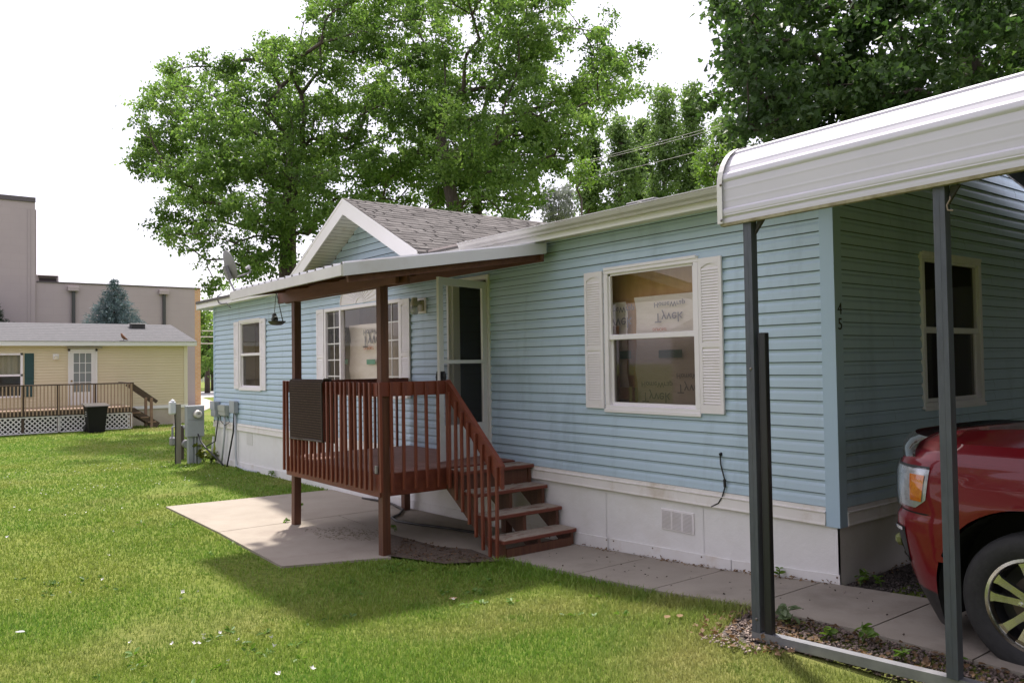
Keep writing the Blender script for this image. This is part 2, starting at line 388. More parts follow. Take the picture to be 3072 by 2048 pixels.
def kick(x0, x1, top0, top1):
    kb.add([(x0, -.012, gz(x0)-.05), (x1, -.012, gz(x1)-.05), (x1, -.012, top1), (x0, -.012, top0), (x0, -.001, top0), (x1, -.001, top1)], [(0,1,2,3), (3,2,5,4)])
kk = [-14.66, -12.2, -9.8, -7.4, -4.95, -2.5, -2.47, -1.0, .006]
for a0, a1 in zip(kk[:-1], kk[1:]):
    if a1-a0 > .1: kick(a0+.004, a1-.004, gz(a0)+.13 if a0 < -3 else np.interp(a0, [-3, -2.47, -1, 0], [-.06, -.02, .03, .095]), gz(a1)+.13 if a1 < -3 else np.interp(a1, [-3, -2.47, -1, 0], [-.06, -.02, .03, .095]))
kb.build('kick_board', pm('kick_board', (.78, .77, .765), .6, (.73, .71, .69), 3, .4, .7, stain=(.62, .55, .48), stain_scale=2), house)
for x in (-2.52, -2.42, -1.9, -1.32, -.7, -.02, -5.0, -3.4):
    for h in (.10, .02):
        zt = np.interp(x, [-3, -2.47, -1, 0], [-.06, -.02, .03, .095]) - h
        MB().box(x-.006, x+.006, -.016, -.011, zt-.006, zt+.006).build('nail', pm('rust', (.12, .07, .04), .8), house)
vt = MB(); vt.bbox(-1.79, -1.40, -.012, -.001, .178, .372, .003); v_ = vt.build('skirting_vent', white, house)
vs = MB()
for j in range(3):
    x0 = -1.775+j*.125
    for i in range(14): vs.add([(x0, -.013, .193+i*.0118), (x0+.108, -.013, .193+i*.0118), (x0+.108, -.020, .199+i*.0118), (x0, -.020, .199+i*.0118)], [(0,1,2,3)]); 
vs.build('louvre', pm('vent_louvre', (.62, .60, .58), .5), v_)
gpl = MB(); gpl.box(-12.72, -12.40, -.006, -.001, .20, .44); gpl.build('notice_plate', pm('faded_notice', (.70, .69, .67), .6, (.62, .61, .60), 60, .4, .6), house)

# roof, eaves, gutter
SL = .25                                                   # main roof slope
def roof_z(y): return 3.185 + SL*(y+.30)
shing = pm('shingles', (.112, .105, .100), .95, (.150, .142, .135), 5, .3, .7, .6, 120, island=.22, spec=.15)
rf = MB()
rf.prism([(-.33, 3.178), (4.1, roof_z(4.1)), (8.55, 3.16), (8.55, 3.11), (4.1, roof_z(4.1)-.08), (-.33, 3.12)], 'x', HL-.24, .16)
rfo = rf.build('roof', shing, house)
ve = MB()
ve.bbox(-3.30, -2.85, 1.15, 1.5, roof_z(1.3)-.02, roof_z(1.15)+.05, .02)
ve.build('roof_vent', pm('roof_vent', (.20, .20, .21), .5, metal=.3), rfo)
def perf_mat():
    m, nt, b = nodes_of('perforated_vinyl'); tc = nt.nodes.new('ShaderNodeTexCoord'); br = nt.nodes.new('ShaderNodeTexBrick'); br.inputs['Scale'].default_value = 1
    br.inputs['Brick Width'].default_value = .030; br.inputs['Row Height'].default_value = .020; br.inputs['Mortar Size'].default_value = .0065; br.inputs['Mortar Smooth'].default_value = 0
    br.inputs['Color1'].default_value = br.inputs['Color2'].default_value = (.05, .045, .04, 1); br.inputs['Mortar'].default_value = (.70, .66, .61, 1)
    nt.links.new(tc.outputs['Object'], br.inputs[0]); nt.links.new(br.outputs['Color'], b.inputs['Base Color']); return m
pmt = perf_mat()
for a0, a1 in ((HL-.22, DX-DHALF-.02), (DX+DHALF+.02, .02)):
    sf = MB()
    for k in range(4): sf.box(a0, a1, -.071*(k+1)+.004, -.071*k, 3.052+(.004 if k % 2 else 0), 3.066)
    sfo = sf.build('soffit', cream_trim, house)
    MB().add([(a0, -.275, 3.051), (a1, -.275, 3.051), (a1, -.165, 3.051), (a0, -.165, 3.051)], [(0,1,2,3)]).build('perforated_strip', pmt, sfo)
for a0, a1 in ((HL-.24, DX-DHALF+.02), (DX+DHALF-.02, .14)): MB().bbox(a0, a1, -.306, -.286, 3.015, 3.178, .004).build('fascia', white_trim, house)
MB().bbox(HL-.26, HL-.24, -.31, 8.5, 3.0, 3.17, .003).build('fascia', white_trim, house)
de = MB(); de.box(-5.3, .13, -.334, -.3065, 3.150, 3.176); de.build('drip_edge', pm('drip_edge', (.36, .31, .285), .6, (.44, .39, .36), 3, .4, .7), house)
gu = MB(); GP = [(-.307, 3.162), (-.307, 3.072), (-.362, 3.070), (-.372, 3.090), (-.398, 3.108), (-.412, 3.135), (-.412, 3.143), (-.424, 3.146), (-.424, 3.156), (-.404, 3.156), (-.404, 3.144)]
gu.strip(GP, 'x', -4.52, .13); gu.prism(GP[:8], 'x', -4.523, -4.52); gu.prism(GP[:8], 'x', .13, .133)
guo = gu.build('gutter', pm('gutter_paint', (.56, .545, .53), .28, (.50, .485, .47), 1.6, .35, .7, stain=(.45, .42, .385), stain_scale=3), house)
for x in (-4.35, -2.98, -1.62, -.52): MB().box(x, x+.03, -.428, -.30, 3.157, 3.163).build('gutter_strap', white_trim, guo)
# dormer gable
TAN = (DTOP-3.17)/DHALF; OV = .45
def dz(x): return DTOP - abs(x-DX)*TAN
dw = MB()
def dspan(z): h = max(.0, (DTOP-.06-z)/TAN); return (DX-h, DX+h)
gp = MB(); siding(dw, dspan, 3.06, DTOP-.1, 2.835, [], front, gap=gp); wl_ = dw.build('gable_wall', blue, house); gp.build('lap_shade', lap_shade_mat, wl_)
dr = MB(); yb = 4.3
for s in (-1, 1):
    e = DX + s*(DHALF+.03)
    dr.add([(DX, -OV-.02, DTOP), (e, -OV-.02, dz(e)), (e, yb, dz(e)), (DX, yb, DTOP), (DX, -OV-.02, DTOP-.03), (e, -OV-.02, dz(e)-.03), (e, yb, dz(e)-.03), (DX, yb, DTOP-.03)], [(0,1,2,3), (4,7,6,5), (0,4,5,1), (1,5,6,2)])
n_ = 0
for s in (-1, 1):
    for c in range(19):                                    # shingle courses as real overlapping tabs
        d0, d1 = c*.1145, (c+1)*.1145+.04; y = -OV-.03 - random.random()*.2
        while y < 3.9:
            wd = random.uniform(.12, .28); lift = .004+.005*random.random(); y1 = min(y+wd, 4.1); y0c = max(y, -OV-.03)
            if y1 > y0c+.02:
                P = []
                for dd, up in ((d0, .002), (d1, lift+.004)):
                    x = DX+s*dd*math.cos(math.atan(TAN)); z = DTOP - dd*math.sin(math.atan(TAN)) + up + .004
                    P += [(x, y0c, z), (x, y1-.004, z)]
                P += [(P[2][0], y0c, P[2][2]-.014), (P[3][0], y1-.004, P[3][2]-.014)]
                dr.add(P, [(0,1,3,2), (2,3,5,4)])
            y = y1 + random.choice((0, 0, .03))
    n_ += 1
dr.build('gable_roof', shing, house)
rk = MB()
for s in (-1, 1):
    e = DX+s*(DHALF+.02)
    rk.add([(DX, -OV-.024, DTOP-.012), (e, -OV-.024, dz(e)-.012), (e-s*.06, -OV-.024, dz(e)-.19), (DX, -OV-.024, DTOP-.235), (DX, -OV, DTOP-.012), (e, -OV, dz(e)-.012), (e-s*.06, -OV, dz(e)-.19), (DX, -OV, DTOP-.235)],
           [(0,1,2,3), (4,7,6,5), (3,2,6,7), (1,5,6,2), (0,4,5,1)])
    rk.add([(DX, -OV-.030, DTOP+.004), (e, -OV-.030, dz(e)+.004), (e, -OV-.030, dz(e)-.035), (DX, -OV-.030, DTOP-.035), (DX, -OV-.024, DTOP-.035), (e, -OV-.024, dz(e)-.035)], [(0,1,2,3), (3,2,5,4)])
rk.build('rake_board', white_trim, house)
ds = MB()
for s in (-1, 1):
    for k in range(26):                                    # ribbed soffit under the rake
        t0, t1 = k/26, (k+.90)/26; x0, x1 = DX+s*DHALF*t0, DX+s*DHALF*t1; h = .105
        ds.add([(x0, -OV, dz(x0)-h), (x1, -OV, dz(x1)-h), (x1, 0, dz(x1)-h), (x0, 0, dz(x0)-h)], [(0,1,2,3)])
        x2 = DX+s*DHALF*(k+1)/26
        ds.add([(x1, -OV, dz(x1)-h+.004), (x2, -OV, dz(x2)-h+.004), (x2, 0, dz(x2)-h+.004), (x1, 0, dz(x1)-h+.004)], [(0,1,2,3)])
ds.build('gable_soffit', cream_trim, house)

# windows
wf = pm('window_vinyl', (.83, .80, .815), .35, (.79, .76, .775), 2, .4, .7)
pane_up = glass_mat('window_glass', (.96, .96, .95), 1.0, .01, 1.5, .015)
pane_lo = glass_mat('screened_glass', (.42, .38, .36), .8, .04, 1.45, .04)
def sash_window(par, plane, W, two=True, grid=None, mid=None, dk=False):
    a0, a1, z0, z1 = W; wn = MB(); c = .058
    for (p0, p1, q0, q1) in ((a0, a1, z0, z0+c), (a0, a1, z1-c, z1), (a0, a0+c, z0+c, z1-c), (a1-c, a1, z0+c, z1-c)):
        bx(wn, plane, p0, p1, -.03, .030, q0, q1, .005)
    for (p0, p1, q0, q1) in ((a0-.008, a1+.008, z0-.012, z0+.022), (a0+.012, a1-.012, z1-.022, z1+.008)): bx(wn, plane, p0, p1, .0301, .040, q0, q1, .003)
    m = mid or (z0+z1)/2; b0, b1 = a0+c, a1-c
    bx(wn, plane, b0, b1, -.045, .016, m-.030, m+.022, .004)
    for (p0, p1, q0, q1) in ((b0, b0+.022, m, z1-c), (b1-.022, b1, m, z1-c), (b0, b1, z1-c-.02, z1-c)): bx(wn, plane, p0, p1, -.02, .008, q0, q1)
    for (p0, p1, q0, q1) in ((b0, b0+.026, z0+c, m-.03), (b1-.026, b1, z0+c, m-.03), (b0+.026, b1-.026, z0+c, z0+c+.03)): bx(wn, plane, p0, p1, -.05, -.016, q0, q1)
    wo_ = wn.build('window', wf, par)
    p = MB(); p.add([plane(b0, -.008, m), plane(b1, -.008, m), plane(b1, -.008, z1-c), plane(b0, -.008, z1-c)], [(0,1,2,3)]); p.build('pane', pane_up, wo_)
    p = MB(); p.add([plane(b0, -.03, z0+c), plane(b1, -.03, z0+c), plane(b1, -.03, m), plane(b0, -.03, m)], [(0,1,2,3)]); p.build('pane', pane_lo, wo_, label='lower pane behind an insect screen')
    return wo_
w_r = sash_window(house, front, WR, mid=1.985)
sash_window(house, front, WL, mid=1.99)
sash_window(house, gable, WS, mid=1.98)
def shutter(x0, x1, z0, z1):
    s = MB(); s.bbox(x0, x1, -.030, -.0145, z0, z1, .004)
    b = .032
    for q in ((x0, x0+b, z0, z1), (x1-b, x1, z0, z1), (x0+b, x1-b, z0, z0+.075), (x0+b, x1-b, z1-.055, z1)): s.box(q[0], q[1], -.040, -.0301, q[2], q[3])
    zm = z0+(z1-z0)*.44; s.box(x0+b, x1-b, -.040, -.0301, zm-.022, zm+.022)
    n = 9; xa, xb = x0+b, x1-b                              # arched head
    arc = [(xa+(xb-xa)*i/n, z1-.085+.03*math.sin(PI*i/n)) for i in range(n+1)]
    for (p, q), (r_, t) in zip(arc[:-1], arc[1:]): s.add([(p, -.040, q), (r_, -.040, t), (r_, -.040, z1-.054), (p, -.040, z1-.054)], [(0,1,2,3)])
    z = z0+.085
    while z < z1-.10:
        if abs(z+.012-zm) > .034:
            s.add([(xa, -.041, z), (xb, -.041, z), (xb, -.031, z+.021), (xa, -.031, z+.021), (xa, -.031, z), (xb, -.031, z)], [(0,1,2,3), (0,4,5,1)])
        z += .0255
    return s.build('shutter', white, house)
for x0, x1, z0, z1 in ((-2.757, -2.497, 1.273, 2.653), (-1.272, -1.022, 1.273, 2.643), (-9.315, -9.042, 1.28, 2.668), (-6.54, -6.29, 1.275, 2.652), (-13.345, -13.07, 1.295, 2.66), (-11.855, -11.615, 1.29, 2.657)): shutter(x0, x1, z0, z1)
# picture window in three lights with a fan over it
pw = MB(); a0, a1, z0, z1 = WC; c = .055
for (p0, p1, q0, q1) in ((a0, a1, z0, z0+c), (a0, a1, z1-c, z1), (a0, a0+c, z0+c, z1-c), (a1-c, a1, z0+c, z1-c), (-8.475, -8.425, z0+c, z1-c), (-7.155, -7.105, z0+c, z1-c)): bx(pw, front, p0, p1, -.04, .032, q0, q1, .005)
pwo = pw.build('window', wf, house, label='wide picture window with gridded side lights')
for x0, x1, g in ((-8.975, -8.475, 1), (-8.425, -7.155, 0), (-7.105, -6.605, 1)):
    p = MB(); p.add([(x0, .012, z0+c), (x1, .012, z0+c), (x1, .012, z1-c), (x0, .012, z1-c)], [(0,1,2,3)]); p.build('pane', glass_mat('side_glass', (.45, .42, .40), .8, .03, 1.45, .05) if g else pane_up, pwo)
    if g:
        gr = MB(); xm = (x0+x1)/2; gr.box(xm-.009, xm+.009, .004, .010, z0+c, z1-c)
        for k in range(1, 5): zz = z0+c+(z1-z0-2*c)*k/5; gr.box(x0, xm-.009, .004, .010, zz-.009, zz+.009); gr.box(xm+.009, x1, .004, .010, zz-.009, zz+.009)
        gr.build('grille', pm('grille_white', (.72, .70, .68), .5), pwo)
        st = MB(); st.box(x0, x0+.05, .0121, .02, z0+c, z1-c); st.box(x1-.05, x1, .0121, .02, z0+c, z1-c); st.box(x0+.05, x1-.05, .0121, .02, z1-c-.05, z1-c); st.build('sash', pm('sash_grey', (.35, .36, .38), .5), pwo)
fn = MB(); fx, fz, fa, fb = -7.79, 2.685, .655, .45; N = 28
P = [(fx+fa*math.cos(PI*i/N), -.022, fz+fb*math.sin(PI*i/N)) for i in range(N+1)]; Q = [(x, 0, z) for x, y, z in P]
fn.add(P+Q, [tuple(range(N+1))]+[(i, i+1, i+N+2, i+N+1) for i in range(N)]+[(0, N, 2*N+1, N+1)])
for k in range(15):
    a = PI*(k+.5)/15; ca, sa = math.cos(a), math.sin(a)
    fn.beam((fx+.10*ca, -.026, fz+.075*sa), (fx+.58*ca, -.026, fz+.385*sa), .02, .012, up=(0, 1, 0))
fn.tube([(fx+(fa-.02)*math.cos(PI*i/N), -.026, fz+(fb-.02)*math.sin(PI*i/N)) for i in range(N+1)], .014, 6)
fn.build('fan_ornament', white, house)

# rooms seen through the glass
wood = pm('bare_osb_wall', (.70, .43, .19), .7, (.58, .33, .13), 1.2, .35, .65, mapping=(6, 6, 1.2))
wrapm = pm('house_wrap', (.82, .74, .66), .6, (.74, .65, .56), 3.0, .35, .65, .8, 5, mapping=(1, 1, 3))
room_d = pm('room_pale', (.75, .72, .68), .9); floor_d = pm('room_floor', (.55, .45, .33), .8)  # inner sides coloured pale so more window light bounces
def room(x0, x1, y1, z0, z1, back, label):
    r = MB(); r.box(x0, x1, y1, y1+.05, z0, z1); o = r.build('interior_wall', back, house, label=label)
    r = MB(); r.box(x0-.05, x0, .03, y1, z0, z1); r.box(x1, x1+.05, .03, y1, z0, z1); r.box(x0, x1, .03, y1, z1, z1+.03); r.build('interior_side', room_d, o)
    r = MB(); r.box(x0, x1, .03, y1, z0-.03, z0); r.build('interior_floor', floor_d, o)
    return o
ro = room(-3.4, -.45, .26, .65, 2.95, wood, 'bare brown inner wall behind the large right window')
def ip(px, py, y=.18): return on_y(px, py, y)
def sheet(x0, x1, z0, z1, y, par):
    n = 14; V_ = []; F_ = []
    for i in range(n+1):
        for j in range(n+1):
            x = x0+(x1-x0)*i/n; z = z0+(z1-z0)*j/n; V_.append((x, y+.012*math.sin(9*z+2*x)+.010*math.sin(17*z-3*x+1), z))
    for i in range(n):
        for j in range(n): F_.append((i*(n+1)+j, (i+1)*(n+1)+j, (i+1)*(n+1)+j+1, i*(n+1)+j+1))
    return MB().add(V_, F_).build('wrap_sheet', wrapm, par, smooth='all')
q = ip(1906, 893); sheet(q[0], -.46, .7, q[2], .18, ro); ql = ip(1880, 905)
sheet(-3.39, ql[0], .7, ql[2], .18, ro)
ink = pm('grey_ink', (.22, .21, .22), .8); ink_o = pm('orange_ink', (.55, .16, .08), .8); ink_g = pm('green_ink', (.03, .13, .09), .8)
def flip_text(s, px, py, wpx, mat, par, y=.15):
    """lettering seen through the sheet, upside down as it hangs; wpx is its width in the survey"""
    p, w0, w1 = on_y(px, py, y), on_y(px-wpx/2, py, y), on_y(px+wpx/2, py, y)
    o = text('lettering', s, .2, mat, par, Matrix.Translation(Vector(p)) @ Matrix.Rotation(PI/2, 4, 'X') @ Matrix.Diagonal((1, -1, 1, 1)))
    xs_ = [v.co.x for v in o.data.vertices]; k = (w1[0]-w0[0])/(max(xs_)-min(xs_)); c_ = Vector(p)
    for v in o.data.vertices: v.co.x = c_.x+(v.co.x-c_.x)*k; v.co.z = c_.z+(v.co.z-c_.z)*k*.92
for dx, dy in ((0, 0), (-152, 18)):
    flip_text('HomeWrap', 2007+dx, 911+dy, 92, ink, ro); flip_text('Tyvek', 2005+dx, 950+dy, 84, ink, ro); flip_text('DUPONT', 1979+dx, 987+dy, 42, ink_o, ro)
    p0, p1 = on_y(1976+dx, 1050+dy*.2, .15), on_y(2046+dx, 1072+dy*.2, .15)
    gb = MB(); gb.box(p0[0], p1[0], .148, .15, p0[2], p1[2]); gb.build('green_stamp', ink_g, ro)
for dx, dy in ((-30, 0), (75, -25)):
    flip_text('HomeWrap', 2000+dx, 1152+dy, 92, ink, ro); flip_text('Tyvek', 1998+dx, 1190+dy, 84, ink, ro)
fr_ = MB(); fr_.box(-3.0, -2.20, .10, .13, 1.36, 1.48); fr_.box(-2.50, -2.42, .09, .12, .7, 2.1); fr_.build('stud', pm('stud_wood', (.20, .10, .05), .8), ro)
rc = room(-9.3, -6.3, .75, .65, 2.95, pm('tan_inner_wall', (.47, .36, .24), .7, (.38, .27, .17), 1.5, .35, .65), 'tan inner wall behind the picture window')
sheet(-8.60, -6.35, .75, 2.38, .22, rc)
for dx in (0, -112): flip_text('HomeWrap', 1120+dx, 994, 60, ink, rc, .19); flip_text('Tyvek', 1120+dx, 1021, 66, ink, rc, .19); flip_text('DUPONT', 1106+dx, 1043, 30, ink_o, rc, .19)
for px in (1030, 1112):
    p0, p1 = on_y(px-12, 1078, .19), on_y(px+14, 1092, .19); gb = MB(); gb.box(p0[0], p1[0], .188, .19, p0[2], p1[2]); gb.build('green_stamp', pm('green_ink_pale', (.10, .32, .22), .8), rc)
rl = room(-13.6, -11.4, .5, .65, 2.95, pm('beige_inner_wall', (.50, .40, .30), .7, (.42, .30, .20), 1.2, .35, .65), 'beige inner wall behind the far window')
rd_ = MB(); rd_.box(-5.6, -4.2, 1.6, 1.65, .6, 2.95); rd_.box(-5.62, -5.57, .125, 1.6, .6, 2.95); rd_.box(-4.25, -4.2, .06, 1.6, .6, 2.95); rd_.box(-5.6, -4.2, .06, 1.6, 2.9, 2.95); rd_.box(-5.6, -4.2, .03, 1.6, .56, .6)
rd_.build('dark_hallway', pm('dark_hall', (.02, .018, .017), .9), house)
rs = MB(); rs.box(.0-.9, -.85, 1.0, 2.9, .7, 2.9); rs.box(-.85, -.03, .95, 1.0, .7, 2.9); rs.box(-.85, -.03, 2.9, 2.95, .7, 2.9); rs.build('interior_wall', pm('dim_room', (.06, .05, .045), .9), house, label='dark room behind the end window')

# door
dm = pm('door_white', (.74, .73, .71), .35, (.70, .685, .66), 2, .4, .7)
df = MB(); a0, a1, z0, z1 = DR
for (p0, p1, q0, q1) in ((a0, a0+.045, z0, z1), (a1-.055, a1, z0, z1), (a0+.045, a1-.055, z1-.05, z1)): bx(df, front, p0, p1, -.10, .034, q0, q1, .005)
bx(df, front, a0+.045, a1-.055, -.10, .02, .600, .645)
door = df.build('door', dm, house, label='front door frame with the storm door swung out')
id_ = MB(); bx(id_, front, a0+.0455, a0+.075, -.12, -.02, .66, 2.755); bx(id_, front, a0+.04, a1-.06, -.12, -.101, 2.765, 2.80); id_.build('jamb', dm, door)
hx, hy = a1-.05, -.045
dv = Vector((.237, -.827, 0)).normalized(); WD = .86
def dp(t, off, z): n = Vector((dv.y, -dv.x, 0)); return (hx+dv.x*t+n.x*off, hy+dv.y*t+n.y*off, z)
def dbox(mb, t0, t1, o0, o1, z0, z1):
    P = [dp(t, o, z) for z in (z0, z1) for (t, o) in ((t0, o0), (t1, o0), (t1, o1), (t0, o1))]
    mb.add(P, [(0,1,2,3), (4,7,6,5), (0,4,5,1), (1,5,6,2), (2,6,7,3), (3,7,4,0)])
sd_ = MB(); zb, zt = .66, 2.715
for q in ((0, .075, zb, zt), (WD-.075, WD, zb, zt), (.075, WD-.075, zt-.085, zt), (.075, WD-.075, 1.745, 1.785), (.075, WD-.075, zb, 1.05)): dbox(sd_, q[0], q[1], -.016, .016, q[2], q[3])
for q in ((.11, WD-.11, .74, .99),): dbox(sd_, q[0], q[1], -.020, .020, q[2], q[3])
sdo = sd_.build('storm_door', dm, door)
for z0_, z1_, m_ in ((1.785, zt-.085, glass_mat('storm_glass', (.90, .91, .91), .6, .01, 1.45, .02)), (1.05, 1.745, glass_mat('storm_screen', (.55, .55, .55), .6, .06, 1.4, .05))):
    p = MB(); p.add([dp(.075, 0, z0_), dp(WD-.075, 0, z0_), dp(WD-.075, 0, z1_), dp(.075, 0, z1_)], [(0,1,2,3)]); p.build('pane', m_, sdo)
hd = MB(); t = WD-.04
for sg in (-1, 1):
    hd.tube([dp(t, sg*.02, 1.60), dp(t, sg*.05, 1.60)], .018, 10); hd.tube([dp(t, sg*.05, 1.66), dp(t, sg*.058, 1.60), dp(t, sg*.05, 1.50)], [.010, .018, .012], 8)
    dbox(hd, t-.025, t+.025, sg*.016, sg*.024, 1.49, 1.66)
hd.build('handle', pm('black_metal', (.02, .02, .022), .4, metal=.3), sdo)
# house number on the corner trim
bi = pm('black_number', (.015, .014, .014), .5)
for s, py in (('4', 927), ('5', 973)):
    p = on_x(2513, py, .0255); text('house_number', s, .128, bi, house, Matrix.Translation(Vector((.0235, .046, p[2]))) @ Matrix.Rotation(PI/2, 4, 'Z') @ Matrix.Rotation(PI/2, 4, 'X'), .002)
# lamp, wasp mark, cable
lm = thing('wall_lamp', 'beige jelly-jar lamp on a white plate beside the front door', 'wall lamp', (-5.97, -.02, 2.53))
b = MB(); b.bbox(-6.08, -5.865, -.030, -.0145, 2.425, 2.632, .006); b.build('base_plate', white, lm)
b = MB(); b.lathe([(.0, .0), (.055, .0), (.055, .05), (.04, .075), (.04, .11), (0, .115)], (-5.965, -.145, 2.52), 'z', 20); b.bbox(-6.0, -5.92, -.14, -.03, 2.545, 2.59, .008); b.bbox(-6.03, -5.90, -.06, -.0301, 2.45, 2.60, .01); b.build('lamp_body', pm('aged_beige', (.47, .43, .33), .5, (.38, .34, .25), 8, .4, .7), lm, smooth=True)
b = MB(); b.lathe([(.05, 0), (.055, -.03), (.052, -.09), (.035, -.115), (0, -.12)], (-5.965, -.145, 2.52), 'z', 20); b.build('lamp_glass', glass_mat('jar_glass', (.75, .73, .65), 1.3, .05, 1.5, .25), lm, smooth=True)
cb = MB(); p = [on_y(*(a/.7656 for a in q), -.03) for q in ((1654, 1044), (1655, 1065), (1664, 1100), (1665, 1118), (1659, 1140), (1650, 1155), (1634, 1163))]
cb.tube(p, .006, 6); cb.tube([p[0], (p[0][0], -.012, p[0][2]+.01)], .014, 8); cb.tube([p[2], p[3]], .012, 6)
tag(cb.build('wall_cable', pm('black_cable', (.015, .015, .016), .5)), 'short black cable sticking out of the blue siding by the carport post', 'cable')
# ------------------------------------------------------------------ porch
red = pm('stained_wood', (.150, .034, .018), .45, (.22, .058, .027), 3.0, .35, .7, .35, 40, mapping=(3, 3, .5), stain=(.085, .026, .018), stain_scale=2.5)
red_l = pm('stained_wood_long', (.140, .032, .018), .5, (.20, .052, .026), 4.0, .35, .7, .35, 40, mapping=(.6, 3, 3), stain=(.08, .026, .018), stain_scale=2.5)
brownw = pm('brown_post', (.085, .030, .018), .55, (.15, .060, .030), 3, .35, .7, .5, 40, mapping=(5, 5, .5))
postw = pm('weathered_post', (.135, .050, .024), .55, (.085, .030, .016), 5, .35, .65, .5, 40, mapping=(6, 6, .45))
beamw = pm('beam_wood', (.10, .034, .018), .6, (.16, .060, .030), 4, .35, .7, .5, 30, mapping=(.5, 5, 5))
deckw = pm('deck_boards', (.26, .125, .095), .6, (.33, .175, .135), 3, .35, .7, .4, 40, mapping=(.6, 4, 4), stain=(.16, .075, .055), stain_scale=2)
def tread_mat():
    m, nt, b = nodes_of('worn_tread')
    wn = ramp(nt, noise(nt, 5.5, 8, .72, mapping=(3.2, 1.0, 3.2), dist=.6), .36, .48)
    grey = mixrgb(nt, noise(nt, 12, 5, mapping=(6, .8, 6)), (.29, .245, .195), (.43, .37, .30))
    g = nt.nodes.new('ShaderNodeNewGeometry'); sx = nt.nodes.new('ShaderNodeSeparateXYZ'); nt.links.new(g.outputs['Normal'], sx.inputs[0])
    up = ramp(nt, sx.outputs[2], .5, .9); mu = nt.nodes.new('ShaderNodeMath'); mu.operation = 'MULTIPLY'; nt.links.new(wn, mu.inputs[0]); nt.links.new(up, mu.inputs[1])
    nt.links.new(mixrgb(nt, mu.outputs[0], (.165, .042, .024), grey), b.inputs['Base Color']); b.inputs['Roughness'].default_value = .7
    bn = nt.nodes.new('ShaderNodeBump'); bn.inputs['Strength'].default_value = .5; bn.inputs['Distance'].default_value = .006
    nt.links.new(wn, bn.inputs['Height']); nt.links.new(bn.outputs[0], b.inputs['Normal']); return m
PX0, PX1, PY0 = -6.36, -3.96, -1.76
porch = thing('porch', 'red-brown wooden porch with a railing, steps and a white metal awning', 'porch', (-5.1, -.9, -.2))
b = MB()
for k in range(13):
    y0 = PY0+.045+k*.135
    if y0 < -.02: b.bbox(PX0+.04, PX1-.04, y0, min(y0+.131, -.036), .607, .635, .003)
b.build('deck_floor', deckw, porch)
b = MB(); b.bbox(PX0, PX1, PY0-.02, PY0+.018, .40, .632); b.build('rim_joist', red_l, porch)
b = MB(); b.bbox(PX1-.036, PX1+.001, PY0+.0185, -.04, .402, .632); b.build('rim_joist', red_l, porch)
b = MB(); b.bbox(PX0-.001, PX0+.036, PY0+.0185, -.04, .402, .632)
for k in range(1, 6): x = PX0+k*.4; b.box(x, x+.036, PY0+.02, -.04, .41, .605)
b.build('joist', red_l, porch)
def post(x, y, z0, z1, wd=.089, m=postw, lean=0, nm='post'):
    b = MB(); h = wd/2
    P = [(x+sx*h+l, y+sy*h, z) for z, l in ((z0, lean), (z1, 0)) for sx, sy in ((-1,-1),(1,-1),(1,1),(-1,1))]
    b.add(P, [(3,2,1,0), (4,5,6,7), (0,1,5,4), (1,2,6,5), (2,3,7,6), (3,0,4,7)]); return b.build(nm, m, porch)
post(-3.985, -1.715, gz(-4)+.02, 2.545, .089); post(-6.30, -1.66, .636, 2.545, .089, brownw)
post(-6.335, -1.66, gz(-6.4)+.02, .40, .089, brownw, -.02); post(-6.36+.08, -.13, gz(-6.3)+.02, .40, .089, brownw); post(-4.02, -.13, gz(-4)+.03, .40, .089, brownw)
b = MB(); b.bbox(PX0+.02, PX1+.0, PY0-.038, PY0-.001, 1.42, 1.562); b.build('rail_board', red_l, porch)
b = MB(); b.bbox(PX1+.001, PX1+.038, PY0-.03, -.93, 1.42, 1.566); b.build('rail_board', red, porch)
b = MB(); b.bbox(PX0+.02, PX0+.056, PY0, -.05, 1.42, 1.56); b.build('rail_board', red, porch)
bal = MB(); bal.bbox(-.015, .015, -.015, .015, 0, 1.0, .003); balm = bal.build('baluster', red, None); proto = balm.data; bpy.data.objects.remove(balm)
def baluster(x, y, z0, z1):
    o = bpy.data.objects.new('baluster', proto); C.objects.link(o); o.parent = porch
    o.location = (x-porch.location.x, y-porch.location.y, z0-porch.location.z); o.scale = (1, 1, z1-z0); o.rotation_euler = (random.uniform(-.006, .006), random.uniform(-.006, .006), random.uniform(-.06, .06))
for k in range(21): baluster(-6.335+k*.1135, PY0-.058, .462+random.uniform(-.006, .006), 1.565)
for y in (-1.79, -1.665, -1.53, -1.39, -1.25, -1.11, -.99): baluster(PX1+.058, y, .452+random.uniform(-.008, .008), 1.563)
for k in range(15): baluster(PX0-.003, -1.66+k*.112, .47, 1.56)
ra, rb = Vector((-3.90, -.975, 1.50)), Vector((-2.955, -.975, .665))
b = MB(); b.prism([(ra.x, 1.568), (rb.x, .745), (rb.x+.005, .512), (ra.x-.005, 1.385)], 'y', -.998, -.960); b.build('stair_rail', red_l, porch)
b = MB(); b.add([(ra.x, -1.004, 1.573), (rb.x+.01, -1.004, .742), (rb.x+.01, -.952, .742), (ra.x, -.952, 1.573), (ra.x, -1.004, 1.535), (rb.x+.01, -1.004, .708), (rb.x+.01, -.952, .708), (ra.x, -.952, 1.535)], [(0,1,2,3), (7,6,5,4), (0,4,5,1), (2,6,7,3), (1,5,6,2), (0,3,7,4)]); b.build('rail_cap', red_l, porch)
TR = [(-3.63, .622), (-3.40, .418), (-3.17, .214), (-2.94, .016)]         # front edge and top of each tread
